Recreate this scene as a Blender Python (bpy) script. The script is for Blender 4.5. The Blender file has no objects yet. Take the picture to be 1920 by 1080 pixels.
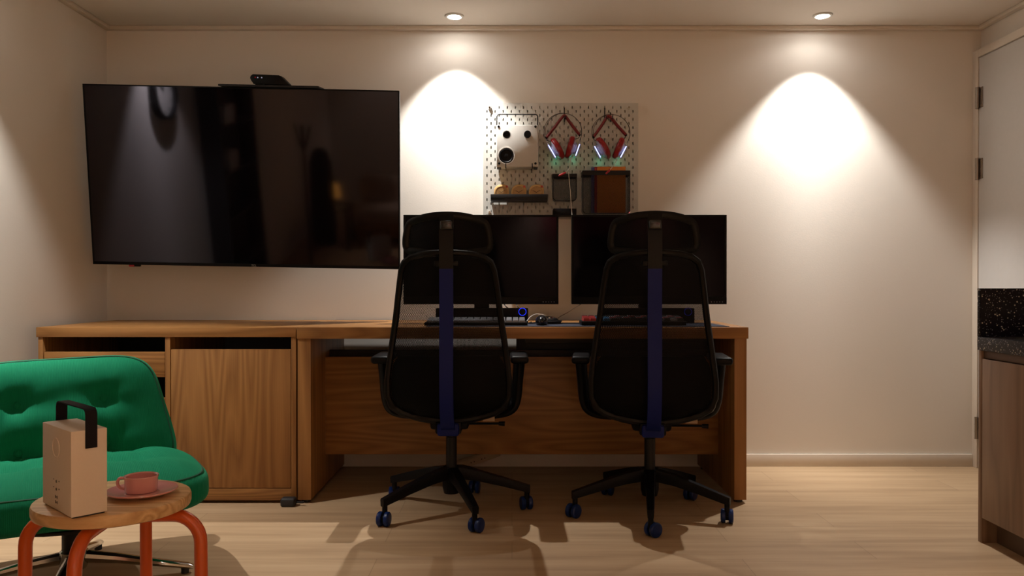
import bpy, bmesh, math, random
from mathutils import Vector, Matrix, noise
from math import sin, cos, pi, radians as R

random.seed(7)
C = bpy.context.scene.collection
FPX, H, TILT = 1518.0, 0.92, 0.0053          # focal length in pixels of a 1920 px frame, eye height, camera pitch

def at(px, py, y):
    """world point at distance y in front of the camera seen at a pixel of the 1920x1080 frame"""
    u, v = (px - 960) / FPX, (540 - py) / FPX
    d = Vector((u, cos(TILT) + v * sin(TILT), v * cos(TILT) - sin(TILT)))
    return Vector((0, 0, H)) + d * (y / d.y)

# ------------------------------------------------------------------ materials
def srgb(r, g, b):
    f = lambda c: c / 12.92 if c <= .04045 else ((c + .055) / 1.055) ** 2.4
    return (f(r / 255), f(g / 255), f(b / 255), 1)

class NT:
    def __init__(s, name):
        s.m = bpy.data.materials.new(name); s.m.use_nodes = True
        s.t = s.m.node_tree; s.t.nodes.clear()
        s.out = s.n('ShaderNodeOutputMaterial')
    def n(s, kind, **kw):
        o = s.t.nodes.new(kind)
        for k, v in kw.items():
            if k[0] == '_': setattr(o, k[1:], v)
            else:
                key = k.replace('__', ' ')
                if key.isdigit() or (key[0] == 'i' and key[1:].isdigit()):
                    key = int(key.strip('i'))
                inp = o.inputs[key]
                if isinstance(v, bpy.types.NodeSocket): s.t.links.new(v, inp)
                else: inp.default_value = v
        return o
    def link(s, a, b): s.t.links.new(a, b)
    def coords(s, scale=(1, 1, 1), rot=(0, 0, 0), loc=(0, 0, 0)):
        tc = s.n('ShaderNodeTexCoord')
        mp = s.n('ShaderNodeMapping', Vector=tc.outputs['Object'], Scale=scale, Rotation=rot, Location=loc)
        return mp.outputs[0]
    def math(s, op, a, b=0.0, c=0.0):
        return s.n('ShaderNodeMath', _operation=op, i0=a, i1=b, i2=c).outputs[0]
    def mix(s, f, a, b):
        o = s.n('ShaderNodeMix', _data_type='RGBA')
        for i, v in ((0, f), (6, a), (7, b)):
            if isinstance(v, bpy.types.NodeSocket): s.link(v, o.inputs[i])
            else: o.inputs[i].default_value = v
        return o.outputs[2]
    def ramp(s, f, stops):
        r = s.n('ShaderNodeValToRGB', Fac=f)
        e = r.color_ramp.elements
        while len(e) < len(stops): e.new(.5)
        for q, (p, c) in zip(e, stops): q.position = p; q.color = c
        return r.outputs[0]
    def bsdf(s, **kw):
        b = s.n('ShaderNodeBsdfPrincipled', **kw)
        s.link(b.outputs[0], s.out.inputs[0]); return b

def plain(name, col, rough=.5, metal=0.0, spec=.5, bump=0.0, bscale=200., var=.06, coat=0.0, sheen=0.0, trans=0.0):
    t = NT(name)
    v = t.n('ShaderNodeTexNoise', Vector=t.coords(), Scale=bscale * .2, Detail=3.0)
    c2 = tuple(min(1, x * (1 - var)) for x in col[:3]) + (1,)
    b = t.bsdf(Base__Color=t.mix(v.outputs[0], col, c2), Roughness=rough, Metallic=metal)
    b.inputs['Specular IOR Level'].default_value = spec
    b.inputs['Coat Weight'].default_value = coat
    b.inputs['Sheen Weight'].default_value = sheen
    b.inputs['Transmission Weight'].default_value = trans
    if bump:
        nn = t.n('ShaderNodeTexNoise', Vector=t.coords(), Scale=bscale, Detail=4.0)
        bb = t.n('ShaderNodeBump', Strength=bump, Distance=.002, Height=nn.outputs[0])
        t.link(bb.outputs[0], b.inputs['Normal'])
    return t.m

def emit(name, col, strength):
    t = NT(name); e = t.n('ShaderNodeEmission', Color=col, Strength=strength)
    t.link(e.outputs[0], t.out.inputs[0]); return t.m

def wood(name, c_dark, c_light, axis='x', ring=10.0, along=.4, across=7., rough=.45, fibre=.35, seed=0., spec=.35):
    """grain runs along the axis given"""
    t = NT(name)
    sc = [across] * 3; sc['xyz'.index(axis)] = along
    n1 = t.n('ShaderNodeTexNoise', Vector=t.coords(sc, loc=(seed, seed * 1.7, seed * .6)), Scale=1.0, Detail=1.2, Roughness=.45)
    rg = t.math('PINGPONG', t.math('MULTIPLY', n1.outputs[0], ring), .5)
    rg = t.math('MULTIPLY', rg, 2.0)
    sf = [260.] * 3; sf['xyz'.index(axis)] = 5.
    n2 = t.n('ShaderNodeTexNoise', Vector=t.coords(sf), Scale=1.0, Detail=2.0)
    f = t.math('ADD', t.math('MULTIPLY', rg, 1 - fibre), t.math('MULTIPLY', n2.outputs[0], fibre))
    sb = [2.2] * 3; sb['xyz'.index(axis)] = .5
    n3 = t.n('ShaderNodeTexNoise', Vector=t.coords(sb, loc=(seed, 3, seed)), Scale=1.0, Detail=1.0)
    f = t.math('ADD', t.math('MULTIPLY', f, .75), t.math('MULTIPLY', n3.outputs[0], .35))
    col = t.ramp(f, [(.2, c_dark), (.85, c_light)])
    b = t.bsdf(Base__Color=col, Roughness=rough)
    b.inputs['Specular IOR Level'].default_value = spec
    bb = t.n('ShaderNodeBump', Strength=.12, Distance=.001, Height=n2.outputs[0])
    t.link(bb.outputs[0], b.inputs['Normal'])
    return t.m

def wall_mat(name, col):
    t = NT(name)
    a = t.n('ShaderNodeTexNoise', Vector=t.coords((1, 1, 1)), Scale=160., Detail=3.0)
    w = t.n('ShaderNodeTexNoise', Vector=t.coords((90, 90, 420)), Scale=1.0, Detail=2.0)
    h = t.math('ADD', a.outputs[0], w.outputs[0])
    big = t.n('ShaderNodeTexNoise', Vector=t.coords(), Scale=1.3, Detail=2.0)
    c2 = tuple(x * .94 for x in col[:3]) + (1,)
    b = t.bsdf(Base__Color=t.mix(big.outputs[0], col, c2), Roughness=.85)
    b.inputs['Specular IOR Level'].default_value = .2
    bb = t.n('ShaderNodeBump', Strength=.11, Distance=.0015, Height=h)
    t.link(bb.outputs[0], b.inputs['Normal'])
    return t.m

def floor_mat():
    t = NT('floor_oak_planks')
    co = t.coords()
    br = t.n('ShaderNodeTexBrick', Vector=co, Scale=1.0, Mortar__Size=.0012, Mortar__Smooth=.2, Bias=0.0, Brick__Width=1.22, Row__Height=.18)
    br.offset = .37
    br.inputs['Color1'].default_value = (.25, .25, .25, 1); br.inputs['Color2'].default_value = (.8, .8, .8, 1)
    br.inputs['Mortar'].default_value = (.0, .0, .0, 1)
    n1 = t.n('ShaderNodeTexNoise', Vector=t.coords((1.1, 16, 1)), Scale=1.0, Detail=4.0, Roughness=.55)
    n2 = t.n('ShaderNodeTexNoise', Vector=t.coords((5, 150, 1)), Scale=1.0, Detail=2.0)
    f = t.math('ADD', t.math('MULTIPLY', n1.outputs[0], .8), t.math('MULTIPLY', n2.outputs[0], .25))
    f = t.math('ADD', f, t.math('MULTIPLY', br.outputs[0], .16))
    col = t.ramp(f, [(.32, (.30, .192, .108, 1)), (.62, (.435, .297, .174, 1)), (.9, (.53, .38, .235, 1))])
    col = t.mix(t.math('MULTIPLY', br.outputs[1], .32), col, (.10, .06, .03, 1))
    b = t.bsdf(Base__Color=col, Roughness=.48)
    b.inputs['Specular IOR Level'].default_value = .35
    bb = t.n('ShaderNodeBump', Strength=.15, Distance=.001, Height=t.math('SUBTRACT', n2.outputs[0], br.outputs[1]))
    t.link(bb.outputs[0], b.inputs['Normal'])
    return t.m

def net(name, col, pitch, open_, rough=.6, plane='xz'):
    """woven or perforated net: real see-through holes in a diamond pattern"""
    t = NT(name)
    tc = t.n('ShaderNodeTexCoord'); s = t.n('ShaderNodeSeparateXYZ', Vector=tc.outputs['Object'])
    a = t.math('ADD', s.outputs[0], s.outputs[1]); z = s.outputs[2]
    k = pi / pitch
    p = t.math('SINE', t.math('MULTIPLY', t.math('ADD', a, z), k))
    q = t.math('SINE', t.math('MULTIPLY', t.math('SUBTRACT', a, z), k))
    v = t.math('MULTIPLY', t.math('ABSOLUTE', p), t.math('ABSOLUTE', q))
    hole = t.math('GREATER_THAN', v, open_)
    d = t.n('ShaderNodeBsdfPrincipled', Base__Color=col, Roughness=rough)
    d.inputs['Specular IOR Level'].default_value = .12
    tr = t.n('ShaderNodeBsdfTransparent')
    mx = t.n('ShaderNodeMixShader', i0=hole, i1=d.outputs[0], i2=tr.outputs[0])
    t.link(mx.outputs[0], t.out.inputs[0])
    return t.m

def corduroy(name, c1, c2, rot=0.0, pitch=.0046):
    t = NT(name)
    co = t.coords(rot=(0, 0, rot))
    w = t.n('ShaderNodeTexWave', Vector=co, Scale=.314 / pitch, Distortion=.15)
    w.inputs['Detail Scale'].default_value = 2.0
    nn = t.n('ShaderNodeTexNoise', Vector=t.coords(), Scale=9.0, Detail=3.0)
    b = t.bsdf(Base__Color=t.mix(nn.outputs[0], c1, c2), Roughness=.8)
    b.inputs['Specular IOR Level'].default_value = .1
    b.inputs['Sheen Weight'].default_value = .18
    b.inputs['Sheen Roughness'].default_value = .35
    b.inputs['Sheen Tint'].default_value = (.2, .9, .5, 1)
    bb = t.n('ShaderNodeBump', Strength=.4, Distance=.002, Height=w.outputs[1])
    t.link(bb.outputs[0], b.inputs['Normal'])
    return t.m

def terrazzo():
    t = NT('black_terrazzo')
    col = (.005, .0045, .009, 1)
    c = col
    for sc, th, chip, ofs in ((130., .20, (.42, .40, .34, 1), 0.), (210., .22, (.22, .22, .26, 1), 4.), (85., .13, (.55, .52, .42, 1), 9.)):
        v = t.n('ShaderNodeTexVoronoi', Vector=t.coords(loc=(ofs, ofs, ofs)), Scale=sc)
        vc = t.n('ShaderNodeSeparateColor', Color=v.outputs['Color'])
        lim = t.math('MULTIPLY', vc.outputs[0], th * 2)
        rare = t.math('GREATER_THAN', vc.outputs[1], .42)
        f = t.math('MULTIPLY', t.math('LESS_THAN', v.outputs['Distance'], lim), rare)
        c = t.mix(f, c, chip)
    b = t.bsdf(Base__Color=c, Roughness=.32); b.inputs['Specular IOR Level'].default_value = .12
    return t.m

def glass(name, rough, ior, tint):
    t = NT(name); b = t.bsdf(Base__Color=(.0025, .002, .0028, 1), Roughness=rough, IOR=ior)
    b.inputs['Specular Tint'].default_value = tint
    return t.m
OAK_D, OAK_L = (.19, .080, .022, 1), (.37, .177, .056, 1)
M = dict(
    wall=wall_mat('cream_wallpaper', (.78, .73, .665, 1)),
    ceil=wall_mat('ceiling_paint', (.76, .70, .63, 1)),
    trim=plain('trim_paint', (.70, .62, .53, 1), .5),
    door=plain('door_paint', (.64, .62, .60, 1), .45),
    floor=floor_mat(),
    oak_x=wood('oak_grain_horizontal', OAK_D, OAK_L, 'x', ring=13, along=.8, across=9, fibre=.45),
    oak_z=wood('oak_grain_vertical', OAK_D, OAK_L, 'z', seed=3.1),
    oak_door=wood('oak_door_veneer', OAK_D, OAK_L, 'z', ring=15, along=.55, across=6.5, seed=1.3, fibre=.5),
    oak_drawer=wood('oak_drawer_veneer', OAK_D, OAK_L, 'x', ring=13, along=.7, across=9, seed=6.3),
    oak_panel=wood('oak_modesty_veneer', (.18, .077, .022, 1), (.33, .157, .05, 1), 'x', ring=15, along=.6, across=6.5, seed=8.3, fibre=.45),
    pine=wood('pine_seat', (.46, .25, .10, 1), (.72, .47, .235, 1), 'x', ring=9, along=1.0, across=18, seed=2.2, rough=.4),
    birch=wood('clock_wood', (.50, .30, .11, 1), (.66, .43, .18, 1), 'x', ring=5, along=4, across=30, rough=.5),
    taupe=wood('taupe_laminate', (.16, .092, .056, 1), (.26, .158, .10, 1), 'z', ring=8, along=.8, across=9, seed=4.2, rough=.4),
    taupe_dk=plain('taupe_kick_board', (.11, .062, .038, 1), .5),
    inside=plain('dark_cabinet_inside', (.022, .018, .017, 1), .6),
    inside_back=plain('slate_back_board', (.11, .125, .15, 1), .5),
    black=plain('black_plastic', (.003, .003, .004, 1), .45, spec=.14),
    black_gl=plain('glossy_black_plastic', (.012, .011, .013, 1), .18),
    black_mt=plain('matte_black_metal', (.005, .005, .006, 1), .5, spec=.3),
    rubber=plain('black_rubber', (.014, .014, .015, 1), .6, bump=.1),
    frame=plain('chair_frame_plastic', (.003, .003, .0035, 1), .42, spec=.2),
    foam=plain('chair_seat_fabric', (.0022, .0022, .003, 1), .95, spec=.05, bump=.3, bscale=500),
    blue=plain('navy_blue_plastic', (.003, .011, .125, 1), .5, spec=.2),
    wheel=plain('blue_caster_plastic', (.003, .017, .10, 1), .38, spec=.3),
    mesh=net('black_mesh_fabric', (.0022, .0022, .003, 1), .0052, .66),
    wire=net('black_wire_mesh', (.008, .008, .009, 1), .0046, .42),
    screen=glass('television_screen_glass', 0.06, 1.62, (.84, .80, 1, 1)),
    mscreen=glass('monitor_screen', .10, 1.14, (1, .85, 1, 1)),
    white=plain('white_enamel', (.62, .60, .56, 1), .4),
    board=plain('white_pegboard_steel', (.56, .55, .51, 1), .5),
    red=plain('red_leatherette', (.27, .007, .009, 1), .32),
    redd=plain('dark_red_strap', (.20, .010, .012, 1), .5),
    redp=plain('red_plug_plastic', (.40, .012, .02, 1), .35),
    clear=plain('frosted_clear_housing', (.36, .34, .38, 1), .25, spec=.5),
    wirem=plain('headband_wire', (.03, .022, .02, 1), .35, metal=.6),
    cable=plain('white_cable', (.70, .66, .60, 1), .5),
    orange=plain('orange_cover', (.62, .20, .02, 1), .6),
    redb=plain('red_cover', (.35, .015, .02, 1), .6),
    purple=plain('violet_cover', (.10, .10, .30, 1), .6),
    tube=plain('orange_powder_coat', (.60, .090, .008, 1), .30, coat=.25),
    strap=plain('dark_strap', (.007, .005, .008, 1), .7, spec=.2),
    cream=plain('cream_speaker_shell', (.76, .65, .545, 1), .6, bump=.15, bscale=900),
    mark=plain('grey_print', (.10, .08, .06, 1), .6),
    pink=plain('pink_glaze', (.70, .32, .30, 1), .16, spec=.6, coat=.3),
    green=corduroy('green_corduroy', (.006, .205, .098, 1), (.004, .165, .078, 1)),
    piping=plain('green_piping', (.003, .085, .042, 1), .8),
    chrome=plain('chrome', (.62, .61, .60, 1), .10, metal=1.0),
    steel=plain('brushed_steel', (.34, .30, .26, 1), .32, metal=1.0),
    terr=terrazzo(),
    mat=plain('dark_blue_felt', (.020, .024, .045, 1), .9, bump=.2, bscale=700),
    keyg=plain('grey_keycaps', (.30, .31, .34, 1), .5),
    keyr=plain('red_keycaps', (.36, .025, .025, 1), .5),
    keyb=plain('blue_keycaps', (.05, .22, .45, 1), .5),
    keyd=plain('dark_keycaps', (.03, .032, .036, 1), .5),
    tag=plain('beige_paper_tag', (.52, .40, .27, 1), .7),
    grey=plain('light_grey_plastic', (.34, .33, .33, 1), .35),
    lens=emit('lamp_lens_glow', (1, .93, .82, 1), 26.0),
    ringb=emit('blue_ring_glow', (.02, .04, 1, 1), 1.3),
    ringd=emit('dim_blue_ring_glow', (.05, .06, .6, 1), .25),
    ledb=emit('violet_blue_led', (.40, .46, 1, 1), 3.0),
    ledg=emit('green_led', (.10, .9, .6, 1), .35),
    ledr=emit('red_led', (1, .03, .05, 1), .12),
    ledw=emit('pale_indicator', (.8, .75, .9, 1), .35),
    shade=emit('warm_lamp_shade', (1, .42, .07, 1), 2.4),
    linen=plain('beige_linen', (.50, .38, .30, 1), .9),
    rust=plain('rust_cushion', (.20, .06, .04, 1), .9),
    coat=plain('dark_coat_wool', (.012, .012, .016, 1), .9),
    pinkart=plain('pink_wall_cloth', (.50, .10, .16, 1), .9),
    logo=plain('silver_print', (.42, .41, .40, 1), .4),
)

# ------------------------------------------------------------------ mesh builder
class MB:
    def __init__(s): s.bm = bmesh.new()
    def box(s, x0, x1, y0, y1, z0, z1, bev=0.0, seg=2, mtx=None):
        m = Matrix.Translation(((x0+x1)/2, (y0+y1)/2, (z0+z1)/2)) @ Matrix.Diagonal((abs(x1-x0), abs(y1-y0), abs(z1-z0), 1))
        if mtx is not None: m = mtx @ m
        g = bmesh.ops.create_cube(s.bm, size=1, matrix=m)
        if bev:
            es = list({e for v in g['verts'] for e in v.link_edges})
            bmesh.ops.bevel(s.bm, geom=es, offset=bev, segments=seg, profile=.5, affect='EDGES', clamp_overlap=True)
        return s
    def tube(s, pts, r, seg=10, closed=False, caps=True, flat=None, up=None):
        """tube along points; r a number or a list; flat=(a,b) multiplies r along the two frame axes"""
        P = [Vector(p) for p in pts]; n = len(P)
        rr = r if isinstance(r, (list, tuple)) else [r] * n
        fa, fb = flat or (1, 1)
        rings = []; nrm = None
        for i in range(n):
            if closed: t = P[(i+1) % n] - P[i-1]
            else: t = P[min(i+1, n-1)] - P[max(i-1, 0)]
            t.normalize()
            if up is not None: nrm = Vector(up)
            elif nrm is None: nrm = Vector((0, 0, 1)) if abs(t.z) < .9 else Vector((1, 0, 0))
            nrm = (nrm - t * nrm.dot(t)).normalized()
            b = t.cross(nrm)
            rings.append([s.bm.verts.new(P[i] + rr[i] * (fa * cos(2*pi*k/seg) * nrm + fb * sin(2*pi*k/seg) * b)) for k in range(seg)])
        m = n if closed else n - 1
        for i in range(m):
            a, b = rings[i], rings[(i+1) % n]
            for k in range(seg):
                s.bm.faces.new((a[k], a[(k+1) % seg], b[(k+1) % seg], b[k]))
        if caps and not closed:
            s.bm.faces.new(rings[0][::-1]); s.bm.faces.new(rings[-1])
        return s
    def band(s, pts, w, t, up):
        """rectangular strip: width w along up x tangent-perp, thickness t"""
        P = [Vector(p) for p in pts]; n = len(P); side = Vector(up).normalized(); rings = []
        for i in range(n):
            tg = (P[min(i+1, n-1)] - P[max(i-1, 0)]).normalized()
            nn = tg.cross(side).normalized()
            wi = w[i] if isinstance(w, (list, tuple)) else w
            rings.append([s.bm.verts.new(P[i] + side*a*wi/2 + nn*b*t/2) for a, b in ((-1, -1), (1, -1), (1, 1), (-1, 1))])
        for i in range(n-1):
            for k in range(4):
                s.bm.faces.new((rings[i][k], rings[i][(k+1) % 4], rings[i+1][(k+1) % 4], rings[i+1][k]))
        s.bm.faces.new(rings[0][::-1]); s.bm.faces.new(rings[-1])
        return s
    def lathe(s, prof, mtx=None, seg=32):
        m = mtx or Matrix()
        rings = []
        for r, z in prof:
            if r < 1e-6: rings.append([s.bm.verts.new(m @ Vector((0, 0, z)))])
            else: rings.append([s.bm.verts.new(m @ Vector((r*cos(2*pi*k/seg), r*sin(2*pi*k/seg), z))) for k in range(seg)])
        for a, b in zip(rings, rings[1:]):
            for k in range(seg):
                j = (k+1) % seg
                if len(a) == 1 and len(b) == 1: break
                if len(a) == 1: s.bm.faces.new((a[0], b[k], b[j]))
                elif len(b) == 1: s.bm.faces.new((a[k], b[0], a[j]))
                else: s.bm.faces.new((a[k], b[k], b[j], a[j]))
        return s
    def cyl(s, p0, p1, r, r1=None, seg=24):
        p0, p1 = Vector(p0), Vector(p1); d = p1 - p0
        m = Matrix.Translation(p0) @ d.to_track_quat('Z', 'Y').to_matrix().to_4x4()
        r1 = r if r1 is None else r1
        return s.lathe([(0, 0), (r, 0), (r1, d.length), (0, d.length)], m, seg)
    def prism(s, poly, y0, y1, mtx=None, bev=0.0):
        """closed polygon of (x,z) extruded from y0 to y1"""
        m = mtx or Matrix()
        a = [s.bm.verts.new(m @ Vector((x, y0, z))) for x, z in poly]
        b = [s.bm.verts.new(m @ Vector((x, y1, z))) for x, z in poly]
        n = len(poly); fs = [s.bm.faces.new(a), s.bm.faces.new(b[::-1])]
        for k in range(n): fs.append(s.bm.faces.new((a[k], b[k], b[(k+1) % n], a[(k+1) % n])))
        if bev:
            es = [e for f in fs[:2] for e in f.edges]
            bmesh.ops.bevel(s.bm, geom=es, offset=bev, segments=2, profile=.5, affect='EDGES', clamp_overlap=True)
        return s
    def ball(s, c, r, u=20, v=12):
        rx, ry, rz = (r, r, r) if not isinstance(r, (tuple, list)) else r
        bmesh.ops.create_uvsphere(s.bm, u_segments=u, v_segments=v, radius=1, matrix=Matrix.Translation(c) @ Matrix.Diagonal((rx, ry, rz, 1)))
        return s
    def build(s, name, mat, parent=None, world=True, ang=35, mtx=None):
        bm = s.bm
        if mtx is not None: bmesh.ops.transform(bm, matrix=mtx, verts=bm.verts)
        if parent is not None and world:
            bmesh.ops.transform(bm, matrix=ROOT[parent.name].inverted(), verts=bm.verts)
        bmesh.ops.recalc_face_normals(bm, faces=bm.faces)
        me = bpy.data.meshes.new(name); bm.to_mesh(me); bm.free()
        me.materials.append(M[mat] if isinstance(mat, str) else mat)
        if ang is not None:
            for p in me.polygons: p.use_smooth = True
            me.set_sharp_from_angle(angle=R(ang))
        o = bpy.data.objects.new(name, me); C.objects.link(o)
        if parent is not None:
            o.parent = parent; ROOT[o.name] = ROOT[parent.name]
        else: ROOT[o.name] = Matrix()
        return o

ROOT = {}
def tag(o, label, cat, group=None):
    o['label'] = label; o['category'] = cat
    if group: o['group'] = group
    return o
def thing(name, label, cat, loc=(0, 0, 0), rotz=0.0, group=None, mtx=None):
    o = bpy.data.objects.new(name, None); C.objects.link(o)
    o.empty_display_size = .05
    m = mtx if mtx is not None else Matrix.Translation(loc) @ Matrix.Rotation(rotz, 4, 'Z')
    o.location = m.to_translation(); o.rotation_euler = m.to_euler()
    ROOT[o.name] = m
    return tag(o, label, cat, group)
def struct(o): o['kind'] = 'structure'; return o
def dup(root, mtx, label):
    c = root.copy(); C.objects.link(c); c['label'] = label
    c.location = mtx.to_translation(); c.rotation_euler = mtx.to_euler()
    ROOT[c.name] = mtx
    for ch in list(root.children):
        d = ch.copy(); C.objects.link(d); d.parent = c
        for g in list(ch.children):
            e = g.copy(); C.objects.link(e); e.parent = d
    return c
def text_mesh(name, body, size, mat, parent, mtx, depth=.0006):
    cu = bpy.data.curves.new(name + '_curve', 'FONT'); cu.body = body; cu.size = size; cu.extrude = depth
    cu.align_x = 'CENTER'; cu.align_y = 'CENTER'
    tmp = bpy.data.objects.new(name + '_tmp', cu); C.objects.link(tmp)
    bpy.context.view_layer.update()
    me = bpy.data.meshes.new_from_object(tmp.evaluated_get(bpy.context.evaluated_depsgraph_get()))
    bpy.data.objects.remove(tmp)
    me.transform(mtx); me.materials.clear(); me.materials.append(M[mat])
    o = bpy.data.objects.new(name, me); C.objects.link(o); o.parent = parent; ROOT[o.name] = ROOT[parent.name]
    return o
def smooth_path(pts, n=6, closed=False):
    P = [Vector(p) for p in pts]; out = []
    N = len(P)
    for i in range(N if closed else N - 1):
        g = (lambda k: P[k % N]) if closed else (lambda k: P[max(0, min(N-1, k))])
        p0, p1, p2, p3 = g(i-1), g(i), g(i+1), g(i+2)
        for j in range(n):
            t = j / n
            out.append(.5*((2*p1) + (p2-p0)*t + (2*p0-5*p1+4*p2-p3)*t*t + (3*p1-p0-3*p2+p3)*t**3))
    if not closed: out.append(P[-1])
    return out
def rrect(x0, x1, z0, z1, r, n=5):
    """rounded rectangle outline in (x,z); r one radius or four (bl, br, tr, tl)"""
    rs = r if isinstance(r, (tuple, list)) else (r,)*4
    out = []
    for (cx, cz, a0), q in zip(((x0, z0, 180), (x1, z0, 270), (x1, z1, 0), (x0, z1, 90)), rs):
        sx = 1 if cx == x0 else -1; sz = 1 if cz == z0 else -1
        for k in range(n+1):
            a = R(a0 + 90*k/n); out.append((cx + sx*q + q*cos(a), cz + sz*q + q*sin(a)))
    return out

# ------------------------------------------------------------------ room shell
XL, XR, YB, YF, ZC = -2.04, 2.36, 4.08, -2.7, 2.21
struct(MB().box(XL-.1, XR+.1, YF-.1, YB+.1, -.1, 0).build('floor', 'floor'))
struct(MB().box(XL-.1, XR+.1, YF-.1, YB+.1, ZC, ZC+.1).build('ceiling', 'ceil'))
struct(MB().box(XL-.1, XR+.1, YB, YB+.1, 0, ZC).build('wall_back', 'wall'))
struct(MB().box(XL-.1, XL, YF, YB, 0, ZC).build('wall_left', 'wall'))
struct(MB().box(XR, XR+.1, YF, YB, 0, ZC).build('wall_right', 'wall'))
struct(MB().box(XL-.1, XR+.1, YF-.1, YF, 0, ZC).build('wall_front', 'wall'))
def cornice(x0, x1, y0, y1, n):
    struct(MB().box(x0, x1, y0, y1, ZC-.019, ZC, .004).build('trim_%d' % n, 'trim'))
cornice(XL, XR, YB-.032, YB, 1); cornice(XL, XL+.032, YF, YB-.032, 2); cornice(XR-.032, XR, YF, YB-.032, 3)
struct(MB().box(XL, XR-.042, YB-.012, YB, 0, .062, .002).build('baseboard_back', 'trim'))

# door with its frame against the back corner
struct(MB().box(2.318, 2.36, 4.034, 4.08, 0, 2.085, .002).box(2.318, 2.36, 3.05, 4.034, 2.046, 2.085, .002).build('trim_4', 'trim'))
dr = MB().box(2.321, 2.36, 3.12, 4.030, .004, 2.041, .002).build('door_1', 'door'); struct(dr)
for z in (1.842, 1.49, .203):
    b = MB()
    b.cyl((2.309, 4.022, z-.053), (2.309, 4.022, z+.053), .008, seg=14)
    for k in (-.053, -.019, .017, .0515): b.cyl((2.309, 4.022, z+k-.001), (2.309, 4.022, z+k+.0015), .0092, seg=14)
    b.box(2.316, 2.321, 3.992, 4.022, z-.05, z+.05, .0008)
    b.box(2.309, 2.318, 4.022, 4.0355, z-.05, z+.05, .0008)
    for k in (-.035, 0, .035): b.cyl((2.316, 4.005, z+k), (2.3142, 4.005, z+k), .0035, seg=10)
    b.build('hinge', 'steel', dr)

# ------------------------------------------------------------------ ceiling downlights
def downlight(x, y, label, tilt=(0, 0)):
    t = thing('ceiling_downlight', label, 'ceiling light', (x, y, ZC), 0, 'recessed ceiling downlights')
    m = Matrix.Translation((x, y, ZC))
    MB().lathe([(.030, -.001), (.032, -.006), (.036, -.008), (.044, -.006), (.047, -.002), (.047, 0)], m, 40).build('trim_ring', 'white', t)
    mt = m @ Matrix.Translation((0, 0, -.006)) @ Matrix.Rotation(tilt[0], 4, 'X') @ Matrix.Rotation(tilt[1], 4, 'Y')
    MB().lathe([(.0285, .004), (.0285, -.001), (.020, -.0035), (0, -.0045)], mt, 32).build('lens', 'lens', t)
    return t
def spot(x, y, power, col, tail=.012, cut=37.5, rest=.006, radius=.013, z=ZC-.014, name='beam'):
    """reflector lamp: candle-power falls off from the axis as measured for a narrow downlight"""
    l = bpy.data.lights.new(name, 'SPOT'); l.energy = power; l.spot_size = R(176); l.spot_blend = .1
    l.color = col; l.shadow_soft_size = radius; l.use_nodes = True
    nt = l.node_tree; em = next(n for n in nt.nodes if n.type == 'EMISSION')
    def mth(op, a, b=0.0, c=0.0):
        m = nt.nodes.new('ShaderNodeMath'); m.operation = op
        for k, v in enumerate((a, b, c)):
            if isinstance(v, bpy.types.NodeSocket): nt.links.new(v, m.inputs[k])
            else: m.inputs[k].default_value = v
        return m.outputs[0]
    g = nt.nodes.new('ShaderNodeNewGeometry'); sp = nt.nodes.new('ShaderNodeSeparateXYZ')
    nt.links.new(g.outputs['Incoming'], sp.inputs[0])
    th = mth('MULTIPLY', mth('ARCCOSINE', mth('MINIMUM', mth('ABSOLUTE', sp.outputs[2]), .99999)), 180/pi)
    gauss = lambda sg: mth('EXPONENT', mth('MULTIPLY', mth('POWER', mth('DIVIDE', th, sg), 2.0), -1.0))
    def fall(a, b, v):
        e = nt.nodes.new('ShaderNodeMapRange'); e.interpolation_type = 'SMOOTHSTEP'
        for k, q in ((1, a), (2, b), (3, v), (4, 0.0)): e.inputs[k].default_value = q
        nt.links.new(th, e.inputs[0]); return e.outputs[0]
    core = mth('MULTIPLY', mth('ADD', mth('MULTIPLY', gauss(11.0), .7), mth('MULTIPLY', gauss(60.0), .9)), fall(cut-6, cut+5, 1.0))
    nt.links.new(mth('ADD', mth('ADD', core, fall(58, 82, tail)), rest), em.inputs['Strength'])
    o = bpy.data.objects.new(name, l); o.location = (x, y, z); C.objects.link(o)
    return o
NEUTRAL, WARM_FILL = (1, .965, .915), (1, .81, .60)
DL = [(-.278, 3.905, 1.0, 'round recessed downlight shining above the pegboard'),
      (1.492, 3.895, 1.0, 'round recessed downlight shining on the bare wall beside the door'),
      (-1.83, 2.76, 1.15, 'round recessed downlight washing the left wall above the clock'),
      (-1.25, -2.45, .25, 'round recessed fill downlight added near the wall behind the daybed'),  # this and the lamps below are unseen, added as warm ambient fill
      (.35, -2.45, 1.9, 'round recessed fill downlight added left of the pink wall hanging'),
      (1.75, -2.45, 2.0, 'round recessed fill downlight added over the pink wall hanging'),
      (.05, -.3, 2.4, 'round recessed fill downlight added in the middle of the ceiling'),  # added out of view to raise the ambient level
      (1.62, .9, 1.5, 'round recessed fill downlight added over the kitchen counter')]  # added out of view, more warm fill from the right
for x, y, k, lab in DL:
    downlight(x, y, lab, (R(-6), R(5 if x < 0 else -5)))
    spot(x, y, 146*k, NEUTRAL if y > 1 else WARM_FILL)

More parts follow.
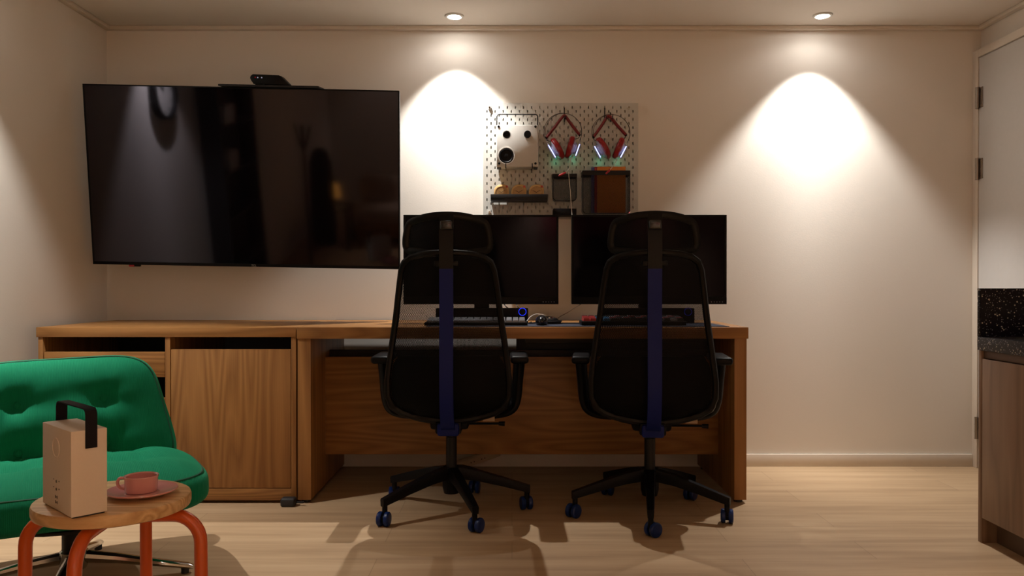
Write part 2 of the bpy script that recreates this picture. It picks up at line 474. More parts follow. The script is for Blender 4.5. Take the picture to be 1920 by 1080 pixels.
# ------------------------------------------------------------------ low oak cabinet
cab = thing('low_cabinet', 'low oak cabinet with drawers and one door under the television', 'cabinet', (-1.44, 3.73, 0))
x0, x1, yf, yb = -1.988, -.903, 3.385, 4.066
MB().box(x0, x1, 3.38, yb, .697, .738, .0015).build('top', 'oak_x', cab)
MB().box(x0+.006, x0+.026, yf, yb, .012, .697, .001).build('side_panel', 'oak_z', cab)
MB().box(-.924, x1-.001, yf, yb, .012, .697, .001).build('side_panel', 'oak_z', cab)
MB().box(-1.451, -1.430, yf, yb, .0615, .697, .001).build('divider', 'oak_z', cab)
MB().box(x0+.026, -.924, yf+.002, yb, .012, .0615, .001).build('plinth', 'oak_x', cab)
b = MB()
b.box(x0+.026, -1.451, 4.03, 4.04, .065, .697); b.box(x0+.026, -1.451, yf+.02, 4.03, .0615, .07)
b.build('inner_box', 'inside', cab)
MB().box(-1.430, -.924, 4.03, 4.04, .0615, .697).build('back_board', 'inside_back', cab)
for zz0, zz1 in ((.529, .634), (.33, .441), (.075, .32)):
    d = MB().box(x0+.029, -1.4535, yf+.002, yf+.021, zz0, zz1, .001).build('drawer_front', 'oak_drawer', cab)
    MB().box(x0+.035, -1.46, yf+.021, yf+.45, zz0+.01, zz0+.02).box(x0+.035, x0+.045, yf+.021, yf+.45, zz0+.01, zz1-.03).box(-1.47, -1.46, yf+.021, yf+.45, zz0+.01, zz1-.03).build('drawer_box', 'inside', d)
MB().box(-1.4275, -.9265, yf+.002, yf+.021, .0645, .645, .001).build('door', 'oak_door', cab)
for fx in (x0+.05, -1.44, -.95):
    for fy in (yf+.05, yb-.06): MB().cyl((fx, fy, 0), (fx, fy, .0125), .02).build('foot', 'rubber', cab)
bv = MB(); bv.box(-.955, -.895, 3.325, 3.368, 0, .036, .009, 3).box(-.895, -.862, 3.342, 3.352, .012, .018, .002)
tag(bv.build('cable_cover', 'rubber'), 'small black cable cover on the floor where cabinet and desk meet', 'cable cover')

# ------------------------------------------------------------------ oak desk
dk = thing('desk', 'wide oak desk with panel legs holding both monitors', 'desk', (.045, 3.73, 0))
MB().box(-.899, .988, 3.38, 4.066, .690, .738, .0015).build('desktop', 'oak_x', dk)
MB().box(-.897, -.842, 3.386, 4.06, .014, .690, .001).build('side_panel', 'oak_z', dk)
MB().box(.931, .982, 3.386, 4.06, .014, .690, .001).build('side_panel', 'oak_z', dk)
MB().box(-.842, .931, 3.65, 3.668, .150, .590, .001).build('modesty_panel', 'oak_panel', dk)
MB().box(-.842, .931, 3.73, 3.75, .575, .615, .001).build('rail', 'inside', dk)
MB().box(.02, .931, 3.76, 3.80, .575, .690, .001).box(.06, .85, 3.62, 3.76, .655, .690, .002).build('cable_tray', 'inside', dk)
for fx in (-.87, .956):
    for fy in (3.42, 4.02): MB().cyl((fx, fy, 0), (fx, fy, .0145), .018).build('foot', 'rubber', dk)

dm = MB().prism([(-.36, 3.405), (.915, 3.405), (.895, 3.735), (-.36, 3.735)], .738, .741, Matrix(((1, 0, 0, 0), (0, 0, 1, 0), (0, 1, 0, 0), (0, 0, 0, 1))))
tag(dm.build('desk_mat', 'mat'), 'long dark blue felt mat spread on the oak desk', 'desk mat')

# ------------------------------------------------------------------ monitors
def monitor(x0, label, mt):
    x1 = x0 + .712; cx = (x0+x1)/2
    t = thing('monitor', label, 'monitor', (cx, 3.73, .738), 0, 'monitors on the desk')
    z0, z1 = .8255, 1.2365
    b = MB()
    b.box(x0, x1, 3.722, 3.748, z0, z1, .004); b.box(x0+.12, x1-.12, 3.748, 3.79, z0+.07, z1-.08, .015)
    b.build('housing', 'black', t)
    b = MB()
    b.box(x0, x1, 3.716, 3.722, z1-.010, z1, .001); b.box(x0, x0+.010, 3.716, 3.722, z0+.03, z1-.010, .001)
    b.box(x1-.010, x1, 3.716, 3.722, z0+.03, z1-.010, .001); b.box(x0, x1, 3.714, 3.722, z0, z0+.034, .002)
    b.build('bezel', 'black', t)
    MB().box(x0+.010, x1-.010, 3.7185, 3.722, z0+.034, z1-.010).build('screen', mt, t)
    b = MB()
    for k in range(5): b.box(x1-.072+.0125*k, x1-.0685+.0125*k, 3.7133, 3.7145, z0+.009, z0+.0125, .0005)
    b.build('buttons', 'keyg', t)
    b = MB(); b.box(cx-.035, cx+.035, 3.79, 3.82, .75, 1.08, .008); b.box(cx-.13, cx+.13, 3.75, 3.93, .7381, .752, .006)
    b.build('stand', 'black', t)
    return t
monitor(-.4985, 'black monitor behind the left office chair, nearest the television', 'mscreen')
monitor(.2735, 'black monitor behind the right office chair, farthest from the television', 'mscreen')

# soundbars under the monitors
def soundbar(x0, x1, label, ring, kx):
    t = thing('soundbar', label, 'speaker', ((x0+x1)/2, 3.68, .741), 0, 'soundbars under the monitors')
    MB().box(x0, x1, 3.655, 3.712, .7435, .809, .004).build('body', 'black', t)
    for fx in (x0+.05, x1-.05): MB().box(fx-.02, fx+.02, 3.665, 3.70, .741, .7435).build('foot', 'rubber', t)
    m = Matrix.Translation((kx, 3.655, .7935)) @ Matrix.Rotation(R(90), 4, 'X')
    if ring:
        k = MB().lathe([(0, .008), (.0135, .008), (.0148, .006), (.0148, -.002)], m, 28).build('volume_knob', 'black', t)
        MB().lathe([(.0155, .0005), (.0155, .0025), (.0178, .0025), (.0178, .0005)], m, 28).build('light_ring', ring, k)
    MB().box(x0+.02, kx-.03, 3.6535, 3.656, .752, .800, .001).build('grille', 'wire', t)
    return t
soundbar(-.345, .073, 'slim black soundbar with glowing blue ring under the left monitor', 'ringb', .047)
soundbar(.394, .825, 'slim black soundbar with faint blue ring under the right monitor', 'ringd', .795)

# keyboards
def keyboard(x0, x1, label, body, pick, case_h=.014, cap_h=.009, case_z=.741):
    t = thing('keyboard', label, 'keyboard', ((x0+x1)/2, 3.52, case_z))
    b = MB(); b.box(x0, x1, 3.455, 3.59, case_z, case_z+case_h, .004); b.build('case', body, t)
    nx, groups = 15, {}
    w = (x1-x0-.016)/nx
    for j in range(5):
        for i in range(nx):
            if j == 0 and 4 <= i <= 9:
                if i > 4: continue
            xx = x0+.008+i*w; ww = w*(6 if (j == 0 and i == 4) else 1)
            yy = 3.463+j*.0245; zz = case_z+case_h
            MB().prism([(xx+.001, zz), (xx+ww-.001, zz), (xx+ww-.003, zz+cap_h+.002*j), (xx+.003, zz+cap_h+.002*j)], yy+.001, yy+.0235).build('keycap', pick(i, j), t)
    return t
keyboard(-.375, .066, 'grey full-size keyboard in front of the blue-ringed soundbar', 'black', lambda i, j: 'keyg')
def kp(i, j):
    if i < 2: return 'keyr' if j < 4 else 'keyd'
    if i in (2, 3): return 'keyb' if j < 3 else 'keyd'
    return ('keyd', 'keyr', 'keyg', 'keyd')[(i*2+j) % 4]
keyboard(.297, .745, 'black keyboard with red and blue keycaps on the right of the desk mat', 'black', kp, .019, .013)

# mouse, coiled cable puck and desk cables
t = thing('computer_mouse', 'shiny black mouse on the desk mat between the keyboards', 'mouse', (.128, 3.50, .741))
b = MB(); b.ball((.128, 3.505, .757), (.027, .05, .027), 24, 16)
for v in b.bm.verts: v.co.z = max(v.co.z, .7412)
b.build('shell', 'black_gl', t)
MB().cyl((.1245, 3.462, .7715), (.1315, 3.462, .7715), .007, seg=16).build('scroll_wheel', 'rubber', t)
MB().tube(smooth_path([(.12, 3.555, .752), (.09, 3.60, .746), (.075, 3.64, .744), (.09, 3.72, .744)]), .0022, 8).build('cord', 'rubber', t)
t = thing('cable_reel', 'round black puck with pale rim lying behind the mouse', 'cable reel', (.165, 3.63, .741))
m = Matrix.Translation((.165, 3.63, .741))
MB().lathe([(0, 0), (.034, 0), (.043, .007), (.044, .019), (.037, .026), (0, .026)], m, 36).build('reel_body', 'black_gl', t)
MB().lathe([(.030, .0255), (.030, .0285), (.024, .0315), (.018, .0315), (.018, .0255)], m, 36).build('rim', 'chrome', t)
b = MB()
for k in range(3):
    b.tube([(.165+(.050+.004*k)*cos(a*pi/12), 3.63+(.045+.004*k)*sin(a*pi/12), .745+.004*k) for a in range(24)], .0028, 6, closed=True)
b.build('coiled_cord', 'rubber', t)
p = [at(988, 602, 3.56), at(995, 594, 3.58), at(1004, 589.5, 3.60), at(1016, 590, 3.61), (.155, 3.64, .775)]
tag(MB().tube(smooth_path(p), .0022, 8).build('desk_cable', 'cable'), 'short white cable arching from the blue-ringed soundbar to the black puck', 'cable')
p = [(.205, 3.63, .757), at(1048, 595, 3.68), at(1064, 586, 3.72), at(1078, 577, 3.78), at(1095, 567, 3.80)]
tag(MB().tube(smooth_path(p), .0016, 8).build('monitor_cable', plain('brown_cord', (.12, .08, .05, 1), .6)), 'thin brown cord rising from the black puck to the right monitor', 'cable')
for k, (xa, xb) in enumerate(((947, 953), (969, 973))):
    p = [at(xa-6, 560, 3.80), at(xa, 573, 3.79), at(xb, 579, 3.76), at(xb+2, 590, 3.74), (at(xb+2, 590, 3.74).x, 3.735, .745)]
    tag(MB().tube(smooth_path(p), .0028, 8).build('power_lead', 'rubber'),
        ('thin black lead hanging under the left monitor, left of two', 'thin black lead hanging above the blue ring, right of two')[k], 'cable')

# power strip leaning behind the desk
m = Matrix.Translation(at(893, 861, 3.98)) @ Matrix.Rotation(R(-19), 4, 'Y') @ Matrix.Rotation(R(25), 4, 'X')
t = thing('power_strip', 'pale power strip slanting against the wall below the desk panel', 'power strip', mtx=m)
b = MB(); b.box(-.12, .12, -.014, .014, -.022, .022, .006); b.build('body', 'tag', t, world=False)
for k in (-.075, -.02, .035):
    b = MB()
    for s in (-.008, .008): b.cyl((k+s, -.0145, 0), (k+s, -.0135, 0), .0028, seg=10)
    b.build('socket', 'black', t, world=False)

# ------------------------------------------------------------------ television
TVM = Matrix.Translation((-1.253, 3.794, 1.413)) @ Matrix.Rotation(R(1.04), 4, 'Z') @ Matrix.Rotation(R(8.48), 4, 'X') @ Matrix.Rotation(R(.98), 4, 'Y')
tv = thing('television', 'large dark wall television tilted down over the low cabinet', 'television', mtx=TVM)
w, h = .725, .4165
MB().box(-w, w, .004, .03, -h, h, .006).box(-.5, .5, .03, .075, -.33, .2, .02).build('housing', 'black', tv, world=False)
b = MB()
for a in ((-w, w, h-.006, h), (-w, w, -h, -h+.014), (-w, -w+.006, -h+.014, h-.006), (w-.006, w, -h+.014, h-.006)):
    b.box(a[0], a[1], -.003, .005, a[2], a[3], .0012)
b.build('bezel', 'black', tv, world=False)
MB().box(-w+.006, w-.006, 0, .004, -h+.014, h-.006).build('screen', 'screen', tv, world=False)
FRONT = Matrix.Rotation(R(90), 4, 'X')
text_mesh('logo_lettering', 'TCL', .013, 'logo', tv, Matrix.Translation((.033, -.0036, -h+.0065)) @ FRONT)
b = MB(); b.box(-.535, -.505, .0, .014, -h-.009, -h, .003); sn = b.build('sensor_box', 'black', tv, world=False)
MB().box(-.558, -.532, -.002, .012, -h-.010, -h, .003).build('red_indicator', plain('red_gloss', (.35, .01, .02, 1), .3), tv, world=False)
b = MB(); b.box(-.25, .25, .075, .09, -.25, -.2, .004); b.box(-.25, .25, .075, .09, .1, .15, .004)
b.build('mounting_rail', 'black_mt', tv, world=False)
b = MB(); b.box(-1.55, -.95, 4.062, 4.0795, 1.28, 1.52, .003)
for xx in (-1.45, -1.05): b.box(xx-.02, xx+.02, 3.87, 4.065, 1.36, 1.44, .004)
b.build('wall_bracket', 'black_mt', tv)

sh = thing('television_top_shelf', 'thin black clip-on shelf along the top edge of the television', 'shelf', mtx=TVM)
b = MB(); b.prism(rrect(-.098, .361, h+.001, h+.010, .004, 3), -.03, .09); b.box(-.05, .31, .031, .045, h-.08, h+.002, .003)
b.build('shelf_plate', 'black_mt', sh, world=False)
wc = thing('set_top_camera', 'black motion camera standing on the shelf above the television', 'camera', mtx=TVM)
q = [(.062, h+.014), (.052, h+.028), (.047, h+.040), (.050, h+.050), (.060, h+.057), (.178, h+.055), (.188, h+.050), (.222, h+.016), (.218, h+.012), (.16, h+.013), (.155, h+.017), (.098, h+.018), (.092, h+.013)]
MB().prism(q, -.028, .03, bev=.003).build('body', 'black', wc, world=False)
MB().box(.066, .098, -.015, .02, h+.0102, h+.0165, .002).box(.155, .222, -.015, .02, h+.0102, h+.0145, .002).build('stand', 'black', wc, world=False)
b = MB()
for k, r_ in ((.083, .0028), (.101, .0028)): b.cyl((k, -.0295, h+.042), (k, -.027, h+.042), r_, seg=12)
b.build('lens', 'ledw', wc, world=False)
MB().cyl((.072, -.0292, h+.043), (.072, -.027, h+.043), .003, seg=12).build('status_light', 'ledr', wc, world=False)

# ------------------------------------------------------------------ pegboard and what hangs on it
BX0, BX1, BZ0, BZ1, BY = -.144, .630, 1.245, 1.8215, 4.046
pg = thing('pegboard', 'white perforated steel pegboard on the wall above the left monitor', 'pegboard', ((BX0+BX1)/2, 4.06, BZ0))
def pegs():
    rows = []
    z = BZ1 - .0215; k = 0
    while z > BZ0 + .012:
        off = .0395 if k % 2 == 0 else .0190
        xs = []; x = BX0 + off
        while x < BX1 - .012:
            if x > BX0 + .012: xs.append(x)
            x += .0405
        rows.append((z, xs)); z -= .0200; k += 1
    return rows
rows = pegs(); SW, SH = .0056, .0132
bm = bmesh.new(); T = .0025
def quad(a, b, c, d): bm.faces.new([bm.verts.new(p) for p in (a, b, c, d)])
def slab_rect(xa, xb, za, zb):
    for y in (BY, BY+T): quad((xa, y, za), (xb, y, za), (xb, y, zb), (xa, y, zb))
zprev = BZ1
evens = rows
# rows overlap never: slot height < pitch
for z, xs in rows:
    top, bot = z + SH/2, z - SH/2
    slab_rect(BX0, BX1, top, zprev)
    xp = BX0
    for x in xs:
        slab_rect(xp, x-SW/2, bot, top)
        for xa, xb, za, zb in ((x-SW/2, x-SW/2, bot, top), (x+SW/2, x+SW/2, bot, top)):
            quad((xa, BY, za), (xa, BY+T, za), (xa, BY+T, zb), (xa, BY, zb))
        for zz in (bot, top): quad((x-SW/2, BY, zz), (x+SW/2, BY, zz), (x+SW/2, BY+T, zz), (x-SW/2, BY+T, zz))
        xp = x+SW/2
    slab_rect(xp, BX1, bot, top); zprev = bot
slab_rect(BX0, BX1, BZ0, zprev)
for xx in (BX0, BX1): quad((xx, BY, BZ0), (xx, 4.0795, BZ0), (xx, 4.0795, BZ1), (xx, BY, BZ1))
for zz in (BZ0, BZ1): quad((BX0, BY, zz), (BX1, BY, zz), (BX1, 4.0795, zz), (BX0, 4.0795, zz))
bmesh.ops.remove_doubles(bm, verts=bm.verts, dist=1e-5)
pb = MB(); pb.bm = bm; pb.build('perforated_sheet', 'board', pg, ang=None)
for sx in (918, 1179):
    for sy in (202, 398):
        p = at(sx, sy, BY)
        b = MB(); b.cyl((p.x, BY-.007, p.z), (p.x, 4.0802, p.z), .0085, seg=18)
        sc_ = b.build('fixing_spacer', 'white', pg)
        MB().cyl((p.x, BY-.010, p.z), (p.x, BY-.007, p.z), .005, seg=14).build('screw', 'chrome', sc_)

def hook(x, z0, z1, label, reach=.055):
    b = MB(); b.tube(smooth_path([(x, BY-.002, z1), (x, BY-.003, z0+.006), (x, BY-.012, z0), (x, BY-reach, z0), (x, BY-reach-.006, z0+.012)]), .0024, 8)
    b.box(x-.0024, x+.0024, BY-.004, BY+.006, z1-.012, z1, .0005)
    return tag(b.build('peg_hook', 'black_mt'), label, 'hook', 'black hooks on the pegboard')

# white box radio on two hooks
ry0, ry1 = 3.952, 4.042
a_, b_ = at(931, 313, ry0), at(1009, 234, ry0)
rd = thing('box_speaker', 'white square speaker with black wire handle hung on the pegboard', 'speaker', ((a_.x+b_.x)/2, 4.0, a_.z))
MB().box(a_.x, b_.x, ry0, ry1, a_.z, b_.z, .004).build('cabinet', 'white', rd)
def disc(px, py, r, prof, mat, name, parent):
    c = at(px, py, ry0); m = Matrix.Translation((c.x, ry0, c.z)) @ Matrix.Rotation(R(90), 4, 'X')
    return MB().lathe([(r*a, z) for a, z in prof], m, 36).build(name, mat, parent)
drv = [(1.12, .0), (1.1, .0035), (1.0, .0035), (.96, .001), (.9, .001)]
cone = [(.97, .0005), (.94, .003), (.82, .004), (.74, .001), (.34, -.003), (.30, .002), (.0, .004)]
for px, py, r in ((950, 252.5, .0185), (949.5, 292, .0375)):
    d = disc(px, py, r, drv, 'white', 'driver_rim', rd); disc(px, py, r, [(.99, .0006), (.0, .0007)], 'black', 'driver_surround', d)
    disc(px, py, r, cone, 'black', 'cone', d)
disc(989, 252.5, .017, [(1, -.001), (1, .019), (.92, .021), (0, .021)], 'black', 'volume_knob', rd)
for px, py in ((935, 237.5), (1004, 237.5), (936, 306.5), (1004, 306.5)):
    disc(px, py, .0058, [(1, -.001), (1, .0015), (.6, .002), (0, .001)], 'black', 'screw', rd)
hz = b_.z; hx0, hx1, ht = a_.x+.001, b_.x-.001, at(0, 214.5, ry0+.03).z
MB().tube([(hx0, ry0+.03, hz-.02), (hx0, ry0+.03, ht-.012), (hx0+.004, ry0+.03, ht-.003), (hx0+.012, ry0+.03, ht), (hx1-.012, ry0+.03, ht), (hx1-.004, ry0+.03, ht-.003), (hx1, ry0+.03, ht-.012), (hx1, ry0+.03, hz-.02)], .0028, 8).build('handle', 'black_mt', rd)
for fx in (a_.x+.012, b_.x-.012): MB().box(fx-.010, fx+.010, ry0+.01, ry0+.06, a_.z-.005, a_.z, .002).build('foot', 'rubber', rd)
for px, lab in ((948.5, 'small black hook under the big woofer of the white speaker'), (998, 'small black hook under the lower right corner of the white speaker')):
    x = at(px, 310, ry0).x; z0 = a_.z - .0035
    b = MB(); b.tube([(x, BY+.004, z0+.03), (x, BY-.002, z0+.03), (x, BY-.004, z0), (x, ry0-.004, z0-.001), (x, ry0-.006, z0+.004), (x, ry0-.006, z0+.020)], .0024, 8)
    tag(b.build('peg_hook', 'black_mt'), lab, 'hook', 'black hooks on the pegboard')

# headphones
def headphones(cups, strap, wires, cable, plug, label):
    yc = 3.985
    r_ = at(*strap[1], yc)
    t = thing('headphones', label, 'headphones', (r_.x, yc, r_.z), 0, 'headphones on the pegboard')
    A, B, D = [at(*q, yc) for q in strap]
    k = lambda p, q, f: p.lerp(q, f)
    path = smooth_path([A, k(A, B, .5), k(A, B, .78) + Vector((0, 0, .003)), B - Vector((0, 0, .001)), k(D, B, .78) + Vector((0, 0, .003)), k(D, B, .5), D], 6)
    MB().tube(path, .0072, 12, flat=(2.0, 1.0), up=(0, 1, 0)).build('head_strap', 'redd', t)
    MB().ball(A, (.006, .012, .007), 12, 8).ball(D, (.006, .012, .007), 12, 8).build('strap_ends', 'black', t)
    for dy, dr, dx in ((-.012, 1.0, 0), (.014, .955, 1.2)):
        cx, cy, rx, ry = wires
        pts = [at(cx + dx + rx*dr*cos(R(a)), cy - ry*(.99 if dr < 1 else 1.0)*sin(R(a)), yc+dy) for a in range(-25, 206, 7)]
        MB().tube(pts, .0011, 6).build('headband_wire', 'wirem', t)
    for side, (cc, tip0, tip1, l0, l1) in zip((-1, 1), cups):
        c = at(*cc, yc); u = (at(*tip1, yc) - at(*tip0, yc)).normalized()      # long direction, pointing down
        ax = Vector((u.z, 0, -u.x)); ax = ax if ax.x*side > 0 else -ax            # axis pointing outward
        L = (at(*tip1, yc) - at(*tip0, yc)).length / 2
        m = Matrix.Translation(c) @ ax.to_track_quat('Z', 'Y').to_matrix().to_4x4()
        MB().lathe([(L*.45, -.010), (L*.6, -.014), (L*.86, -.0145), (L*.97, -.010), (L, -.002), (L*.98, .007), (L*.88, .011), (L*.3, .011)], m, 40).build('ear_pad', 'red', t)
        hs = MB().lathe([(0, .031), (L*.40, .031), (L*.52, .027), (L*.58, .020), (L*.80, .014), (L*.86, .009)], m, 40).build('ear_cup', 'clear', t)
        p0, p1 = at(*l0, yc-.034), at(*l1, yc-.034)
        MB().tube([p0, p0.lerp(p1, .5), p1], .0022, 8).build('light_strip', 'ledb', hs)
        MB().tube([p0 + Vector((0, .020, 0)) + ax*.002, p0.lerp(p1, .5) + Vector((0, .012, 0)) + ax*.003, p1 + Vector((0, .020, 0)) + ax*.002], .011, 12, flat=(1, .5), up=(0, 1, 0)).build('cup_shell', 'clear', hs)
        e = p1 + Vector((0, .040, -.002)) - ax*.004; MB().box(e.x-.004, e.x+.004, e.y-.002, e.y+.004, e.z-.001, e.z+.002, .0005).build('green_light', 'ledg', hs)
        l = bpy.data.lights.new('cup_glow', 'POINT'); l.energy = .007; l.color = (.12, 1, .55); l.shadow_soft_size = .008
        lo = bpy.data.objects.new('cup_glow', l); lo.location = (e.x, 4.022, e.z-.010); C.objects.link(lo)
        # arm from wire to cup
        q0 = at(wires[0] + side*wires[2]*cos(R(25))*.98, wires[1] + wires[3]*sin(R(25)), yc)
        MB().tube(smooth_path([q0, q0.lerp(p0, .6) + Vector((side*.001, 0, 0)), p0]), .0024, 8).build('yoke', 'clear', t)
        MB().tube(smooth_path([A if side < 0 else D, (A if side < 0 else D) + Vector((side*-.004, .004, -.014)), c + ax*.015 + Vector((0, 0, L*.75))]), .0018, 6).build('spring_wire', 'wirem', t)
    cb = [at(px, py, d) for px, py, d in cable]
    c_ = MB().tube(smooth_path(cb), .0017, 8).build('cord', 'cable', t)
    p0, p1 = at(*plug[0]), at(*plug[1])
    MB().tube([p0, p0.lerp(p1, .3), p0.lerp(p1, .8), p1], [.0034, .0052, .0052, .003], 10).build('plug', 'redp', c_)
    return t
headphones([((1045, 279), (1034, 259.5), (1055, 297), (1028.3, 272), (1041.7, 295)), ((1069, 276.5), (1075, 256), (1064, 297), (1086.7, 270.5), (1079.4, 291.7))],
           ((1024.4, 258), (1057.8, 216.5), (1086.7, 252.8)), (1055.5, 247, 35.5, 35),
           [(1071, 294, 3.97), (1069, 306, 3.965), (1066, 317, 3.96), (1061, 324, 3.955)], ((1061, 323.5, 3.953), (1047, 330, 3.950)),
           'red headphones on a single hook, cord hanging over the small basket')
headphones([((1131, 278), (1119.5, 258.5), (1142, 297), (1115, 274.4), (1126, 295)), ((1160, 278), (1168.5, 258.5), (1152, 297), (1174.4, 274.4), (1163.5, 295))],
           ((1113, 256.7), (1141, 217.2), (1173.5, 253)), (1145.5, 249, 36, 34.5),
           [(1157, 294, 3.97), (1155, 303, 3.96), (1149, 312, 3.948), (1143, 319, 3.944)], ((1144, 318, 3.944), (1136, 326, 3.940)),
           'red headphones on two hooks, cord ending at the large basket of notebooks')
zz = at(0, 218.5, 3.985).z - .006
hook(at(1058, 200, BY).x, at(0, 219, 3.985).z-.012, at(0, 202, BY).z, 'black hook holding the headphones above the small basket', .075)
hook(at(1134, 200, BY).x, at(0, 219, 3.985).z-.014, at(0, 202, BY).z, 'left of the two black hooks holding the headphones above the notebooks', .075)
hook(at(1144.5, 200, BY).x, at(0, 219, 3.985).z-.014, at(0, 211, BY).z, 'right of the two black hooks holding the headphones above the notebooks', .075)

# mesh baskets
def basket(px0, px1, py0, py1, yf_, label, rc, name='mesh_basket'):
    a, b = at(px0, py1, yf_), at(px1, py0, yf_)
    t = thing(name, label, 'basket', ((a.x+b.x)/2, (yf_+BY)/2, a.z), 0, 'black mesh baskets on the pegboard')
    o = rrect(a.x, b.x, a.z, b.z, (rc, rc, .004, .004), 5)
    m_ = MB(); bm = m_.bm
    fr = [bm.verts.new((x, yf_, z)) for x, z in o]; bk = [bm.verts.new((x, BY-.004, z)) for x, z in o]
    bm.faces.new(fr)
    n = len(o)
    top = b.z - .006
    for k in range(n):
        if o[k][1] > top and o[(k+1) % n][1] > top: continue
        bm.faces.new((fr[k], bk[k], bk[(k+1) % n], fr[(k+1) % n]))
    m_.build('net', 'wire', t)
    rm = MB(); th = .0022; hh = (b.z-a.z)*.085 + .004
    rm.box(a.x-th, b.x+th, yf_-th, yf_, b.z-hh, b.z+.001, .001); rm.box(a.x-th, a.x, yf_, BY-.003, b.z-hh, b.z+.001, .001)
    rm.box(b.x, b.x+th, yf_, BY-.003, b.z-hh, b.z+.001, .001); rm.box(a.x-th, b.x+th, BY-.005, BY-.002, b.z-hh, b.z+.001, .001)
    rm.build('rim', 'black_mt', t)
    low = [(x, z) for x, z in o if z < b.z-.008]
    MB().tube([(b.x, yf_, b.z-.008)] + [(x, yf_, z) for x, z in sorted([p for p in low if p[0] > (a.x+b.x)/2], key=lambda p: -p[1])] + [(x, yf_, z) for x, z in sorted([p for p in low if p[0] <= (a.x+b.x)/2], key=lambda p: p[1])] + [(a.x, yf_, b.z-.008)], .0019, 8).build('wire_edge', 'black_mt', t)
    return t, a, b
basket(1037, 1081, 326, 376, 3.965, 'small black mesh basket under the left headphones', .018)
bt, ba, bb = basket(1093, 1181, 320, 400, 3.955, 'large black mesh basket holding notebooks', .016)
def box_at(px0, px1, py0, py1, ya, yb_, name, mat, label, cat, group=None, bev=.001):
    a, b = at(px0, py1, ya), at(px1, py0, ya)
    return tag(MB().box(a.x, b.x, ya, yb_, a.z, b.z, bev).build(name, mat), label, cat, group)
g_ = 'notebooks in the large basket'
def notebook(px0, px1, py0, ya, yb_, mat, label):
    a, b = at(px0, 398.5, ya), at(px1, py0, ya)
    t = thing('notebook', label, 'notebook', (a.x, ya, a.z), 0, g_)
    MB().box(a.x, b.x, ya, ya+.0012, a.z, b.z, .0004).box(a.x, b.x, yb_-.0012, yb_, a.z, b.z, .0004).box(a.x, a.x+.0012, ya+.0012, yb_-.0012, a.z, b.z).build('cover', mat, t)
    MB().box(a.x+.0012, b.x-.002, ya+.0012, yb_-.0012, a.z+.002, b.z-.002).build('pages', 'cream', t)
notebook(1120, 1173, 312.5, 3.962, 3.978, 'orange', 'orange notebook, frontmost in the large mesh basket')
notebook(1115, 1168, 313, 3.980, 3.994, 'redb', 'red notebook showing a thin edge behind the orange one')
notebook(1109, 1162, 313.5, 3.996, 4.012, 'purple', 'violet notebook rearmost in the large mesh basket')
# lower letter holder
a, b = at(1037.5, 404.5, 3.965), at(1081, 391, 3.965)
t = thing('letter_holder', 'low black holder under the small mesh basket', 'holder', ((a.x+b.x)/2, 4.0, a.z))
MB().box(a.x, b.x, 3.965, 3.968, a.z, b.z, .001).box(a.x, a.x+.003, 3.968, BY-.001, a.z, b.z, .001).box(b.x-.003, b.x, 3.968, BY-.001, a.z, b.z, .001).box(a.x+.003, b.x-.003, 3.968, BY-.001, a.z, a.z+.003).build('tray', 'black', t)
MB().box(a.x+.003, b.x-.003, BY-.004, BY+.0005, a.z+.003, b.z, .001).build('back_plate', 'black', t)
p = [at(1066, 322, 3.960), at(1067.5, 340, 3.957), at(1069.5, 362, 3.957), at(1071, 385, 3.957), at(1072.5, 404, 3.95), at(1074, 430, 3.90)]
tag(MB().tube(smooth_path(p), .0018, 8).build('charging_cable', 'cable'), 'white cable running down from the small basket behind the monitors', 'cable')

# shelf with three clocks
a, b = at(920, 376.3, 3.95), at(1027, 364, 3.95)
t = thing('peg_shelf', 'narrow black shelf on the pegboard carrying three clocks', 'shelf', ((a.x+b.x)/2, 4.0, a.z))
MB().box(a.x, b.x, 3.95, BY-.002, a.z, a.z+.004, .001).build('shelf_board', 'black_mt', t)
MB().box(a.x, b.x, 3.95, 3.954, a.z+.004, b.z, .001).box(a.x, a.x+.004, 3.954, BY-.002, a.z+.004, b.z, .001).box(b.x-.004, b.x, 3.954, BY-.002, a.z+.004, b.z, .001).build('lip', 'black_mt', t)
zb = a.z + .0042
def alarm_clock(px, label):
    yf_ = 3.968; c = at(px, 361, yf_); hw = .0365; top = at(px, 346, yf_).z
    t = thing('alarm_clock', label, 'clock', (c.x, 3.99, zb), 0, 'wooden alarm clocks on the pegboard shelf')
    MB().prism(rrect(c.x-hw, c.x+hw, zb, top, (.006, .006, .022, .034), 6), yf_, yf_+.048, bev=.002).build('case', 'birch', t)
    m = Matrix.Translation((c.x, yf_, c.z)) @ Matrix.Rotation(R(90), 4, 'X')
    f = MB().lathe([(.031, -.001), (.031, .001), (.0295, .0012), (.0293, .0005), (0, .0005)], m, 36).build('dial', plain('clock_dial', (.46, .27, .10, 1), .5), t)
    hd = MB()
    for ang, ln in ((-57, .0185), (56, .0215)):
        e = Vector((sin(R(ang))*ln, 0, cos(R(ang))*ln))
        hd.tube([Vector((c.x, yf_-.0018, c.z)) , Vector((c.x, yf_-.0018, c.z)) + e], .0009, 6)
    hd.build('hands', 'black', f)
    tk = MB()
    for k in range(12):
        e = Vector((sin(R(30*k)), 0, cos(R(30*k))))
        tk.tube([Vector((c.x, yf_-.0007, c.z)) + e*.0235, Vector((c.x, yf_-.0007, c.z)) + e*.0265], .0004, 4)
    tk.build('hour_marks', 'mark', f)
    q = at(px+10.3, 350, yf_)
    MB().cyl((q.x, yf_+.004, q.z), (q.x, yf_-.005, q.z), .0056, seg=16).build('button', plain('red_button', (.42, .03, .008, 1), .4), t)
